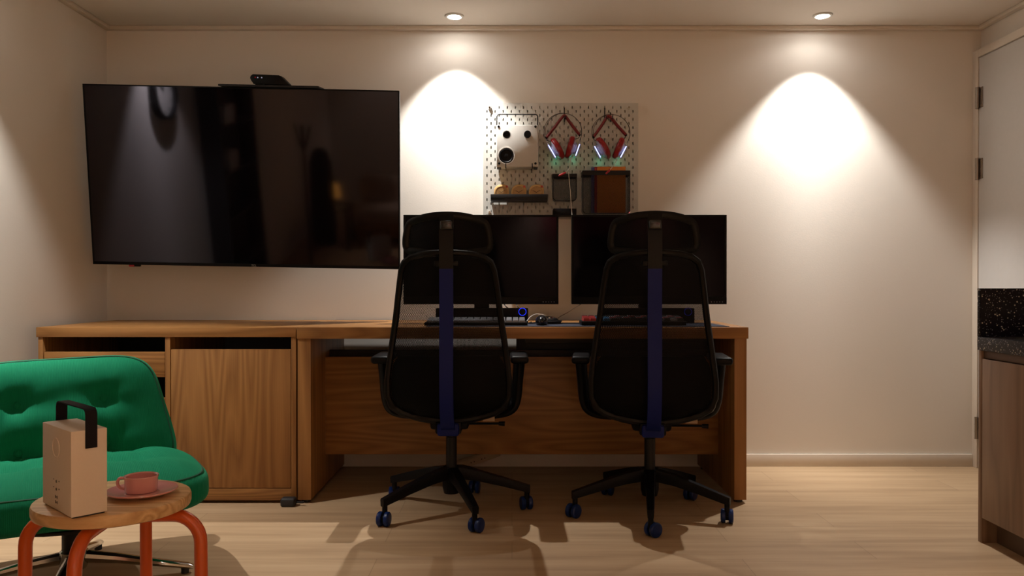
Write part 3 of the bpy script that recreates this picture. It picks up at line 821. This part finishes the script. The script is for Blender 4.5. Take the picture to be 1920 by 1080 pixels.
for px, lab in ((940, 'wooden alarm clock with red button, leftmost on the black shelf'), (972.8, 'wooden alarm clock with red button, middle one on the black shelf'), (1005.7, 'wooden alarm clock with red button, rightmost on the black shelf')):
    alarm_clock(px, lab)

# ------------------------------------------------------------------ office chairs
def interp(tab, z):
    if z <= tab[0][0]: return tab[0][1]
    for (a, va), (b, vb) in zip(tab, tab[1:]):
        if z <= b: 
            f = (z-a)/(b-a); return va + (vb-va)*f
    return tab[-1][1]
HW = [(.395, .04), (.405, .11), (.425, .175), (.45, .213), (.49, .231), (.55, .232), (.61, .226), (.70, .214), (.80, .199), (.90, .186), (.97, .175), (1.0, .163), (1.02, .135), (1.03, .09), (1.034, .03)]
YB_ = [(.395, -.16), (.42, -.195), (.47, -.222), (.55, -.225), (.65, -.212), (.75, -.212), (.9, -.232), (1.034, -.262)]
def back_pt(x, z, hw):
    u = min(1, abs(x)/max(hw, .12)); return Vector((x, interp(YB_, z) + .045*u*u*min(1, hw/.2), z))
def office_chair(label, loc, rotz):
    t = thing('office_chair', label, 'office chair', loc, rotz, 'black mesh office chairs at the desk')
    B = lambda mb, n, m_, par=t: mb.build(n, m_, par, world=False)
    # five-star base
    B(MB().lathe([(0, .075), (.030, .075), (.036, .10), (.036, .165), (.028, .178), (0, .178)], None, 28), 'hub', 'black')
    PH = 2
    for k in range(5):
        a = R(PH + 72*k); d = Vector((cos(a), sin(a), 0)); s = Vector((-sin(a), cos(a), 0))
        pr = [(.030, .158, .038, .022), (.10, .147, .034, .020), (.20, .121, .029, .017), (.290, .095, .025, .0145), (.318, .087, .024, .013)]
        b = MB(); rings = []
        for r_, zc, hh, ww in pr:
            c = d*r_ + Vector((0, 0, zc))
            rings.append([b.bm.verts.new(c + s*(sa*ww) + Vector((0, 0, sb*hh*.62))) for sa, sb in ((-.8, 1), (.8, 1), (1, .6), (.85, -1), (-.85, -1), (-1, .6))])
        for r0, r1 in zip(rings, rings[1:]):
            for q in range(6): b.bm.faces.new((r0[q], r0[(q+1) % 6], r1[(q+1) % 6], r1[q]))
        b.bm.faces.new(rings[0][::-1]); b.bm.faces.new(rings[-1])
        e = d*.306
        b.cyl((e.x, e.y, .050), (e.x, e.y, .085), .0105, seg=12)
        lg = B(b, 'base_leg', 'black')
        # twin-wheel caster
        ca = R((14, -9, 6, -12, -28)[k]); ax = Vector((cos(ca), sin(ca), 0)); off = Vector((-sin(ca), cos(ca), 0))*(-.012 if k % 2 else .012)
        cc = e + off + Vector((0, 0, .0275))
        b = MB()
        for sgn in (-1, 1):
            m = Matrix.Translation(cc + ax*.006*sgn) @ (ax*sgn).to_track_quat('Z', 'Y').to_matrix().to_4x4()
            b.lathe([(.010, 0), (.0255, 0), (.0275, .004), (.0275, .013), (.024, .017), (.012, .0185), (0, .0185)], m, 24)
        cs = B(b, 'caster', 'wheel', t)
        b = MB(); b.cyl(cc - ax*.006, cc + ax*.006, .016, seg=16); b.box(e.x-.008, e.x+.008, e.y-.008, e.y+.008, .030, .056, .002)
        B(b, 'caster_stem', 'black', cs)
    B(MB().cyl((0, 0, .16), (0, 0, .302), .0215), 'gas_lift', 'black_mt')
    B(MB().cyl((0, 0, .30), (0, 0, .36), .014), 'piston', 'black_gl')
    b = MB(); b.box(-.075, .075, -.13, .10, .352, .398, .012); b.box(-.05, .05, -.185, -.10, .345, .392, .008)
    B(b, 'tilt_mechanism', 'black')
    b = MB(); b.tube([(.055, -.10, .372), (.20, -.10, .372)], .0048, 8); b.tube([(.192, -.10, .372), (.216, -.10, .371)], [.008, .0095], 12)
    B(b, 'lever', 'black')
    b = MB(); b.box(.13, .176, -.096, -.0945, .380, .405, 0, mtx=None)
    B(b, 'paper_tag', 'tag')
    # seat
    b = MB(); bmesh.ops.create_cube(b.bm, size=2); bmesh.ops.subdivide_edges(b.bm, edges=b.bm.edges, cuts=9, use_grid_fill=True)
    for v in b.bm.verts:
        x, y, z = v.co
        r_ = (abs(x)**5 + abs(y)**5)**.2; n = (r_**3 + abs(z)**3)**(1/3)
        x, y, z = x/n, y/n, z/n
        v.co = Vector((x*.245, y*.235+.055, .435 + z*.042 - (.03*max(0, y-.5)) - (.010*(1-x*x) if z > 0 else 0)))
    B(b, 'seat', 'foam', t)
    # back frame outline
    zs = [p[0] for p in HW]
    fine = []
    for i in range(len(HW)-1):
        for k in range(3): fine.append(HW[i][0] + (HW[i+1][0]-HW[i][0])*k/3)
    fine.append(HW[-1][0])
    right = [back_pt(interp(HW, z), z, interp(HW, z)) for z in fine]
    left = [Vector((-p.x, p.y, p.z)) for p in reversed(right)]
    loop = right + left
    rad = [.0125 if p.z > .47 else .0165 for p in loop]
    B(MB().tube(loop, rad, 10, closed=True, flat=(1, 1)), 'back_frame', 'frame')
    b = MB(); NX = 14; grid = []
    for z in fine:
        hw = interp(HW, z); grid.append([b.bm.verts.new(back_pt(hw*(-1+2*i/NX), z, hw)) for i in range(NX+1)])
    for g0, g1 in zip(grid, grid[1:]):
        for i in range(NX): b.bm.faces.new((g0[i], g0[i+1], g1[i+1], g1[i]))
    B(b, 'back_mesh', 'mesh', t)
    # lumbar panel behind the mesh
    b = MB(); grid = []
    for z in [.405 + .24*k/8 for k in range(9)]:
        hw = interp(HW, z) - .012 - .02*max(0, (z-.61)/.04); row = []
        for i in range(NX+1):
            p_ = back_pt(hw*(-1+2*i/NX), z, hw) + Vector((0, .012, 0)); row.append(p_)
        grid.append(row)
    fr = [[b.bm.verts.new(p) for p in row] for row in grid]; bk = [[b.bm.verts.new(p + Vector((0, .008, 0))) for p in row] for row in grid]
    nz = len(grid)
    for k in range(nz-1):
        for i in range(NX):
            b.bm.faces.new((fr[k][i], fr[k][i+1], fr[k+1][i+1], fr[k+1][i])); b.bm.faces.new((bk[k][i], bk[k+1][i], bk[k+1][i+1], bk[k][i+1]))
    for k in range(nz-1):
        for i in (0, NX): b.bm.faces.new((fr[k][i], fr[k+1][i], bk[k+1][i], bk[k][i]))
    for i in range(NX):
        for k in (0, nz-1): b.bm.faces.new((fr[k][i], bk[k][i], bk[k][i+1], fr[k][i+1]))
    B(b, 'lumbar_panel', 'foam', t)
    # spine
    prof = smooth_path([(0, -.10, .362), (0, -.165, .366), (0, -.225, .392), (0, -.268, .455), (0, -.285, .55), (0, -.284, .68), (0, -.276, .82), (0, -.283, .975)], 6)
    B(MB().band(prof, [.060 - .009*min(1, i/14) for i in range(len(prof))], .018, (1, 0, 0)), 'spine', 'blue')
    b = MB(); b.box(-.042, .042, -.195, -.105, .338, .388, .010); B(b, 'spine_bracket', 'blue')
    prof = smooth_path([(0, -.283, .975), (0, -.285, 1.03), (0, -.281, 1.09), (0, -.272, 1.15), (0, -.262, 1.172)], 5)
    st_ = B(MB().band(prof, .052, .016, (1, 0, 0)), 'headrest_stem', 'frame')
    b = MB(); b.box(-.023, .023, -.298, -.285, 1.118, 1.152, .006, 3); B(b, 'release_button', 'black_gl', st_)
    for sgn in (-1, 1):
        b = MB(); b.box(sgn*.01, sgn*.045, -.285, -.235, .985, 1.005, .004)
        B(b, 'stem_link', 'frame', st_)
    # headrest
    out = [(-.158, 1.075), (-.153, 1.053), (-.135, 1.044), (-.07, 1.036), (0, 1.033), (.07, 1.036), (.135, 1.044), (.153, 1.053), (.158, 1.075), (.153, 1.115), (.145, 1.142), (.128, 1.155), (.07, 1.170), (0, 1.175), (-.07, 1.170), (-.128, 1.155), (-.145, 1.142), (-.153, 1.115)]
    hy = lambda x, z: -.262 + .055*(x/.16)**2 + .02*((z-1.11)/.07)**2*.5
    pts = smooth_path([(x, hy(x, z), z) for x, z in out], 4, closed=True)
    pts = [Vector((p.x, hy(p.x, p.z), p.z)) for p in pts]
    hr = B(MB().tube(pts, .0145, 10, closed=True, flat=(.55, 1.0), up=(0, 1, 0)), 'headrest_frame', 'frame')
    b = MB(); grid = []
    for i in range(13):
        f = -1 + 2*i/12; col = []
        for j in range(7):
            x = f*.150; zt = 1.172 - .030*abs(f)**2.2; zb_ = 1.036 + .012*abs(f)**3
            z = zb_ + (zt-zb_)*j/6; col.append(b.bm.verts.new((x, hy(x, z)+.003, z)))
        grid.append(col)
    for g0, g1 in zip(grid, grid[1:]):
        for j in range(6): b.bm.faces.new((g0[j], g0[j+1], g1[j+1], g1[j]))
    B(b, 'headrest_mesh', 'mesh', t)
    # armrests
    for sgn in (-1, 1):
        path = smooth_path([(sgn*.10, 0, .388), (sgn*.19, 0, .392), (sgn*.243, 0, .412), (sgn*.262, 0, .455), (sgn*.268, 0, .53), (sgn*.274, 0, .608)], 5)
        n = len(path)
        ar = B(MB().tube(path, [.015 + .009*(i/(n-1)) for i in range(n)], 12, flat=(1.0, 1.3), up=(sgn, 0, .02)), 'armrest_post', 'frame')
        b = MB(); b.box(sgn*.274-.036, sgn*.274+.036, -.105, .14, .606, .636, .012, 3)
        B(b, 'arm_pad', 'black', ar)
    return t
ch = office_chair('black mesh office chair with navy spine at the left monitor', (-.245, 3.27, 0), R(.5))
m2 = Matrix.Translation((.551, 3.235, 0)) @ Matrix.Rotation(R(-6), 4, 'Z')
c2 = dup(ch, m2, 'black mesh office chair with navy spine at the right monitor')
for part in c2.children:                                  # its star base has been swivelled on the floor
    if part.name.split('.')[0] in ('base_leg', 'caster', 'hub'): part.rotation_euler.z = R(-23)

# ------------------------------------------------------------------ green corduroy armchair
ac = thing('armchair', 'green corduroy lounge chair with tufted back cushion on chrome star base', 'armchair', (-1.35, 2.49, 0), R(-150))
def cushion(w, d, t_, tufts, cuts=30, nh=4.0, nv=2.6, tdepth=.03, taper=0.0, crown=0.0, seed=0, bottom_flat=.8):
    b = MB(); bmesh.ops.create_cube(b.bm, size=2); bmesh.ops.subdivide_edges(b.bm, edges=b.bm.edges, cuts=cuts, use_grid_fill=True)
    for v in b.bm.verts:
        x, y, z = v.co
        # keep faces evenly spread, then round to a squircle pillow
        r_ = (abs(x)**nh + abs(y)**nh)**(1/nh); n = (r_**nv + abs(z)**nv)**(1/nv)
        x, y, z = x/n, y/n, z/n
        wv = w/2*(1 - taper*(y+1)/2)
        px_, py_, pz_ = x*wv, y*d/2, z*t_/2
        if z > 0:
            dz = 0
            for tx, ty in tufts:
                dx, dy = px_-tx, py_-ty
                rr = math.hypot(dx, dy)
                dz += tdepth*(.8*math.exp(-(rr/.030)**2) + .6*math.exp(-(rr/.10)**2))
                an = math.atan2(dy, dx)
                dz += .0016*sin(an*6 + tx*31)*math.exp(-((rr-.06)/.05)**2)
            for i in range(len(tufts)):
                for j in range(i):
                    (ax, ay), (bx, by) = tufts[i], tufts[j]
                    if abs(ay-by) < .05:
                        L2 = (bx-ax)**2+(by-ay)**2; q = max(0, min(1, ((px_-ax)*(bx-ax)+(py_-ay)*(by-ay))/L2))
                        rr = math.hypot(px_-ax-q*(bx-ax), py_-ay-q*(by-ay)); dz += .5*tdepth*math.exp(-(rr/.05)**2)
            pz_ += crown*(1-x*x)*(1-y*y) - dz*min(1, z*2.2)
        else: pz_ *= bottom_flat
        nn = noise.noise(Vector((px_*7+seed, py_*7, pz_*7)))
        pz_ += .006*nn; px_ += .004*noise.noise(Vector((py_*9, pz_*9, seed+3.)))
        v.co = Vector((px_, py_, pz_))
    return b
def rim_path(w, d, nh, nv, taper, z, t_, k=1.004):
    pts = []
    for i in range(96):
        a = 2*pi*i/96; x, y = cos(a), sin(a)
        n = (abs(x)**nh + abs(y)**nh)**(1/nh); x, y = x/n, y/n
        s = (1 - abs(z)**nv)**(1/nv)
        pts.append(Vector((x*s*w/2*(1-taper*(y*s+1)/2)*k, y*s*d/2*k, z*t_/2)))
    return pts
SM = Matrix.Translation((0, .045, .295)) @ Matrix.Rotation(R(2), 4, 'X')
tf = [(-.15, .05), (.15, .05), (-.15, -.16), (.15, -.16)]
sc = cushion(.74, .70, .175, tf, tdepth=.022, nh=3.6, nv=3.0, crown=.018, seed=1).build('seat_cushion', corduroy('green_corduroy_seat', (.006, .205, .098, 1), (.004, .165, .078, 1), 0.0), ac, world=False, mtx=None, ang=60)
BM = Matrix.Translation((.028, -.275, .462)) @ Matrix.Rotation(pi, 4, 'Z') @ Matrix.Rotation(R(76), 4, 'X') @ Matrix.Rotation(R(1.5), 4, 'Z')
tb = [(-.125, .055), (.125, .055), (-.125, -.10), (.125, -.10)]
bc = cushion(.75, .42, .185, tb, tdepth=.026, nh=5.5, nv=2.5, taper=.24, crown=.022, seed=5).build('back_cushion', 'green', ac, world=False, ang=60)
for o, m, tl, zt in ((sc, SM, tf, .175), (bc, BM, tb, .185)):
    o.location = m.to_translation(); o.rotation_euler = m.to_euler()
def seam(o, pts, r_=.0035): 
    s_ = MB().tube(pts, r_, 6, closed=True).build('piping', 'piping', o, world=False); return s_
seam(sc, rim_path(.74, .70, 3.6, 3.0, 0, .55, .175)); 
seam(bc, rim_path(.75, .42, 5.5, 2.5, .24, -.28, .185, 1.0)); seam(bc, rim_path(.75, .42, 5.5, 2.5, .24, .40, .185, 1.0), .003)
from mathutils.bvhtree import BVHTree
for o, tl in ((sc, tf), (bc, tb)):
    bt_ = BVHTree.FromPolygons([v.co for v in o.data.vertices], [p.vertices for p in o.data.polygons])
    for x, y in tl:
        hit = bt_.ray_cast(Vector((x, y, 1)), Vector((0, 0, -1)))[0]
        MB().ball((x, y, hit.z+.002), (.0125, .0125, .006), 16, 8).build('button', 'green', o, world=False)
MB().lathe([(0, .19), (.10, .19), (.21, .205), (.24, .222), (0, .222)], None, 32).build('seat_plate', 'black_mt', ac, world=False)
MB().box(-.10, .10, -.285, -.255, .21, .60, .01).build('back_support', 'black_mt', ac, world=False)
MB().cyl((0, 0, .10), (0, 0, .20), .033).build('column', 'black_mt', ac, world=False)
MB().lathe([(0, .045), (.036, .045), (.040, .055), (.040, .098), (.034, .104), (0, .104)], None, 32).build('hub', 'chrome', ac, world=False)
for k in range(4):
    a = R(90*k - 150 + 150 + 150 + 15 + 0); d = Vector((cos(a), sin(a), 0)); s = Vector((-sin(a), cos(a), 0)); b = MB(); rings = []
    for r_, zc, hh, ww in ((.03, .078, .020, .018), (.12, .065, .016, .018), (.24, .040, .012, .017), (.33, .022, .010, .016), (.345, .018, .006, .012)):
        c = d*r_ + Vector((0, 0, zc))
        rings.append([b.bm.verts.new(c + s*ww*cos(q*pi/5) + Vector((0, 0, hh*sin(q*pi/5)))) for q in range(10)])
    for r0, r1 in zip(rings, rings[1:]):
        for q in range(10): b.bm.faces.new((r0[q], r0[(q+1) % 10], r1[(q+1) % 10], r1[q]))
    b.bm.faces.new(rings[0][::-1]); b.bm.faces.new(rings[-1])
    lg = b.build('base_leg', 'chrome', ac, world=False)
    MB().cyl(d*.32, d*.32 + Vector((0, 0, .016)), .012, seg=14).build('glide', 'rubber', lg, world=False)

# ------------------------------------------------------------------ stool and what stands on it
SX, SY = -.882, 1.79
so = thing('stool', 'round pine-topped stool with bent orange tube legs', 'stool', (SX, SY, 0))
MB().lathe([(0, .421), (.152, .421), (.1585, .424), (.1605, .430), (.1605, .443), (.1585, .448), (.154, .450), (0, .450)], Matrix.Translation((SX, SY, 0)), 72).build('seat', 'pine', so)
for k in range(4):
    a = R(4.2 + 90*k); d = Vector((cos(a), sin(a), 0)); o = Vector((SX, SY, 0))
    pts = [o + d*.05 + Vector((0, 0, .4055)), o + d*.12 + Vector((0, 0, .4055))]
    rb = .062
    for j in range(1, 9):
        q = R(90*j/8); pts.append(o + d*(.188-rb + rb*sin(q)) + Vector((0, 0, .4055 - rb + rb*cos(q))))
    pts.append(o + d*.190 + Vector((0, 0, .2))); pts.append(o + d*.193)
    lg = MB().tube(pts, .0142, 18).build('leg', 'tube', so)
    MB().cyl(o + d*.193, o + d*.193 + Vector((0, 0, .012)), .0155).build('leg_cap', 'rubber', lg)
# cream speaker box with strap
pF, pR, pL = Vector((-.878, 1.61, 0)), Vector((-.831, 1.660, 0)), Vector((-.9935, 1.735, 0))
ex = (pR-pF); wx = ex.length; ex.normalize(); ey = Vector((-ex.y, ex.x, 0)); wy = (pL-pF).length; hb = .1745
m = Matrix.Translation((pF.x, pF.y, .4502)) @ Matrix(((ex.x, ey.x, 0, 0), (ex.y, ey.y, 0, 0), (0, 0, 1, 0), (0, 0, 0, 1)))
bx = thing('box_lantern_speaker', 'tall cream box speaker with dark strap handle standing on the stool', 'speaker', mtx=m)
MB().box(0, wx, 0, wy, .003, hb, .0012).build('shell', 'cream', bx, world=False)
MB().box(.004, wx-.004, .004, wy-.004, 0, .003).build('base_pad', 'rubber', bx, world=False)
cx = wx*.55; sh_ = hb+.042
pts = [(cx, -.0012, hb-.037), (cx, -.0014, hb), (cx, -.0012, sh_-.012), (cx, .002, sh_-.004), (cx, .010, sh_), (cx, wy-.010, sh_), (cx, wy-.002, sh_-.004), (cx, wy+.0012, sh_-.012), (cx, wy+.0014, hb), (cx, wy+.0012, hb-.037)]
MB().band(pts, .0225, .0024, (1, 0, 0)).build('strap_handle', 'strap', bx, world=False)
def onleft(y, z): return (-.0004, y, z)
mL = lambda y, z: Matrix.Translation((-.0002, y, z)) @ Matrix.Rotation(R(-90), 4, 'Y')
MB().lathe([(.0205, -.0005), (.0205, .001), (.019, .0014), (.018, .0004), (0, .0002)], mL(wy*.50, hb-.043), 32).build('dial', 'cream', bx, world=False)
b = MB()
for zz, rr in ((.062, .0033), (.046, .0030)):
    b.lathe([(rr, 0), (rr*.9, .0006), (0, .0006)], mL(wy*.50, zz), 12)
    for dy in (-.016, .016): b.box(-.0006, 0, wy*.5+dy-.002, wy*.5+dy+.002, zz-.0005+.002, zz+.0012+.002)
for zz in (.030, .019):
    for dy in (-.005, .005): b.box(-.0006, 0, wy*.5+dy-.0012, wy*.5+dy+.0012, zz-.003, zz+.003)
    b.box(-.0006, 0, wy*.5-.005, wy*.5+.005, zz-.0005, zz+.0005)
b.build('printed_controls', 'mark', bx, world=False)
# cup and saucer
sx, sy = -.822, 1.797; zt = .4503
m = Matrix.Translation((sx, sy, zt))
tag(MB().lathe([(0, .001), (.038, 0), (.045, .002), (.060, .0065), (.0725, .0105), (.0745, .0125), (.0735, .0145), (.070, .0140), (.058, .0100), (.041, .0070), (.036, .0062), (.034, .0075), (0, .0075)], m, 64).build('saucer', 'pink'), 'pink glazed saucer under the pink cup on the stool', 'saucer')
cp = thing('teacup', 'low pink cup with round handle sitting on the pink saucer', 'cup', (sx, sy, zt+.0076))
m = Matrix.Translation((sx-.002, sy, zt+.0077))
MB().lathe([(0, .003), (.028, 0), (.0325, .002), (.034, .006), (.0345, .030), (.0362, .034), (.0362, .0365), (.0345, .037), (.032, .034), (.0315, .008), (.028, .005), (0, .005)], m, 48).build('bowl', 'pink', cp)
hd = Vector((-.95, -.25, 0)).normalized(); c0 = Vector((sx-.002, sy, zt+.0077))
MB().tube(smooth_path([c0 + hd*.033 + Vector((0, 0, .031)), c0 + hd*.043 + Vector((0, 0, .0325)), c0 + hd*.0485 + Vector((0, 0, .0235)), c0 + hd*.044 + Vector((0, 0, .012)), c0 + hd*.033 + Vector((0, 0, .008))]), .0034, 10).build('handle', 'pink', cp)

# ------------------------------------------------------------------ kitchen counter on the right
KX, KY0, KY1 = 1.666, .75, 2.89
kc = thing('kitchen_cabinet', 'taupe wood kitchen base cabinet under the black terrazzo worktop', 'cabinet', (1.98, 1.8, 0))
MB().box(KX, XR-.004, KY1-.022, KY1, 0, .683, .001).build('end_panel', 'taupe', kc)
MB().box(KX+.02, XR-.004, KY0, KY1-.022, .085, .683).build('carcass', 'taupe_dk', kc)
MB().box(KX+.055, KX+.07, KY0, KY1-.022, 0, .085).build('kick_board', 'taupe_dk', kc)
MB().box(KX+.006, KX+.02, KY0, KY1-.022, .657, .683, .001).build('finger_rail', 'taupe_dk', kc)
yy = KY1-.025
while yy > KY0+.3:
    MB().box(KX-.001, KX+.018, yy-.52, yy, .090, .654, .001).build('door', 'taupe', kc); yy -= .523
wt = thing('worktop', 'black speckled terrazzo worktop with raised end board', 'worktop', (2.0, 1.8, .684))
MB().box(KX-.004, XR-.004, KY0, KY1+.002, .684, .731, .002).build('slab', 'terr', wt)
MB().box(KX-.004, XR-.004, KY1-.018, KY1+.002, .731, .9035, .0015).build('upstand', 'terr', wt)

# ------------------------------------------------------------------ rest of the room, seen mirrored in the dark screens
wc_ = thing('wall_clock', 'round white wall clock with black rim on the left wall, mirrored in the television', 'clock', (XL, 2.64, 1.74))
m = Matrix.Translation((XL+.001, 2.64, 1.74)) @ Matrix.Rotation(R(90), 4, 'Y')
MB().lathe([(0, 0), (.165, 0), (.170, .01), (.170, .045), (.160, .050), (.150, .040)], m, 56).build('rim', 'black', wc_)
MB().lathe([(.151, .012), (.150, .020), (0, .020)], m, 56).build('dial', 'white', wc_)
b = MB(); c = Vector((XL+.024, 2.64, 1.74))
for ang, ln in ((50, .08), (-35, .12)): b.tube([c, c + Vector((0, sin(R(ang))*ln, cos(R(ang))*ln))], .004, 6)
for k in range(12):
    e = Vector((0, sin(R(30*k)), cos(R(30*k)))); b.tube([c - Vector((.002, 0, 0)) + e*.118, c - Vector((.002, 0, 0)) + e*.135], .003, 5)
b.build('hands', 'black', wc_)
bk = thing('bookcase', 'shallow dark bookcase on the left wall, mirrored in the television', 'bookcase', (XL+.06, 1.6, 0))
MB().box(XL+.002, XL+.012, 1.15, 2.03, 0, 2.0).box(XL+.012, XL+.14, 2.01, 2.03, 0, 2.0).box(XL+.012, XL+.14, 1.15, 1.17, 0, 2.0).build('frame', 'inside', bk)
b = MB()
for z in (.05, .42, .80, 1.12, 1.44, 1.76, 1.98): b.box(XL+.012, XL+.138, 1.17, 2.01, z, z+.018)
b.build('shelf', 'inside', bk)
for k, z in enumerate((1.1382, 1.4582)):
    t = thing('storage_box', ('white storage box on the fourth shelf of the dark bookcase', 'white storage box on the fifth shelf of the dark bookcase')[k], 'box', (XL+.07, 1.75, z), 0, 'white boxes in the bookcase')
    MB().box(XL+.02, XL+.13, 1.64, 1.86, z, z+.09, .004).build('box_body', 'white', t); MB().box(XL+.018, XL+.132, 1.638, 1.862, z+.09, z+.13, .004).build('lid', 'white', t)
cs = thing('coat_stand', 'dark coat stand with branching arms, mirrored in the television', 'coat stand', (-1.60, .9, 0))
b = MB(); b.cyl((-1.60, .9, 0), (-1.60, .9, .025), .15); b.cyl((-1.60, .9, .025), (-1.60, .9, 1.36), .013)
b.build('pole', 'black_mt', cs)
for k in range(2):
    a = R(45+180*k); MB().tube(smooth_path([(-1.6, .9, 1.15), (-1.6+.05*cos(a), .9+.05*sin(a), 1.22), (-1.6+.11*cos(a), .9+.11*sin(a), 1.36)]), .009, 8).build('branch', 'black_mt', cs)
b = MB()
pr = [(.03, 1.17), (.065, 1.14), (.09, 1.05), (.10, .8), (.11, .5), (.10, .35), (.02, .35)]
b.lathe(pr, Matrix.Translation((-1.48, .86, 0)) @ Matrix.Diagonal((1, .7, 1, 1)), 24)
tag(b.build('coat', 'coat'), 'dark coat hanging on the coat stand', 'coat')
bd = thing('daybed', 'low daybed with beige linen, mirrored in the television', 'bed', (-.95, -1.3, 0))
MB().box(-1.42, -.42, -2.3, -.35, .10, .24, .01).build('bed_frame', 'oak_x', bd)
for x in (-1.38, -.46):
    for y in (-2.25, -.40): MB().box(x-.025, x+.025, y-.025, y+.025, 0, .10).build('leg', 'oak_z', bd)
MB().box(-1.40, -.44, -2.28, -.37, .24, .42, .05, 4).build('mattress', 'linen', bd)
for k, (x, y, mm, lab) in enumerate(((-1.18, -.62, 'linen', 'beige pillow on the daybed beside the lamp'), (-.72, -.66, 'rust', 'rust cushion on the daybed beside the beige pillow'))):
    b = cushion(.42, .30, .16, [], cuts=10, nh=4, nv=2.2)
    tag(b.build('pillow', mm, mtx=Matrix.Translation((x, y, .57)) @ Matrix.Rotation(R(72), 4, 'X')), lab, 'pillow')
nt = thing('bedside_table', 'small dark bedside table next to the daybed', 'table', (-1.64, -.45, 0))
MB().box(-1.82, -1.46, -.63, -.27, .40, .425, .004).build('table_top', 'inside', nt)
for x in (-1.80, -1.48):
    for y in (-.61, -.29): MB().box(x-.015, x+.015, y-.015, y+.015, 0, .40).build('leg', 'inside', nt)
lp = thing('table_lamp', 'small lamp with glowing amber shade on the bedside table', 'lamp', (-1.62, -.42, .425))
m = Matrix.Translation((-1.62, -.42, .4255))
MB().lathe([(0, 0), (.055, 0), (.055, .012), (.010, .02), (.010, .10), (0, .10)], m, 28).build('base', 'black_mt', lp)
MB().lathe([(.075, .09), (.055, .22), (.053, .22), (.073, .09)], m, 32).build('shade', 'shade', lp)
l = bpy.data.lights.new('lamp_bulb', 'POINT'); l.energy = 5; l.color = (1, .55, .2); l.shadow_soft_size = .02
o = bpy.data.objects.new('lamp_bulb', l); o.location = (-1.62, -.42, .58); C.objects.link(o)
tag(MB().box(.35, 2.2, YF+.004, YF+.02, 1.45, 2.1, .002).build('wall_hanging', 'pinkart'), 'pink cloth hanging on the wall opposite the desk, mirrored in the right monitor', 'wall hanging')

# ------------------------------------------------------------------ camera, world, view
cam = bpy.data.cameras.new('camera'); cam.sensor_width = 36; cam.lens = FPX/1920*36; cam.clip_start = .05
co = bpy.data.objects.new('camera', cam); co.location = (0, 0, H); co.rotation_euler = (R(90) - TILT, 0, 0); C.objects.link(co)
sc_ = bpy.context.scene; sc_.camera = co
w = bpy.data.worlds.new('world'); sc_.world = w; w.use_nodes = True
w.node_tree.nodes['Background'].inputs[0].default_value = (0, 0, 0, 1)
vs = sc_.view_settings; vs.view_transform = 'Standard'; vs.look = 'None'; vs.gamma = 1; vs.exposure = 0.0; vs.use_curve_mapping = False
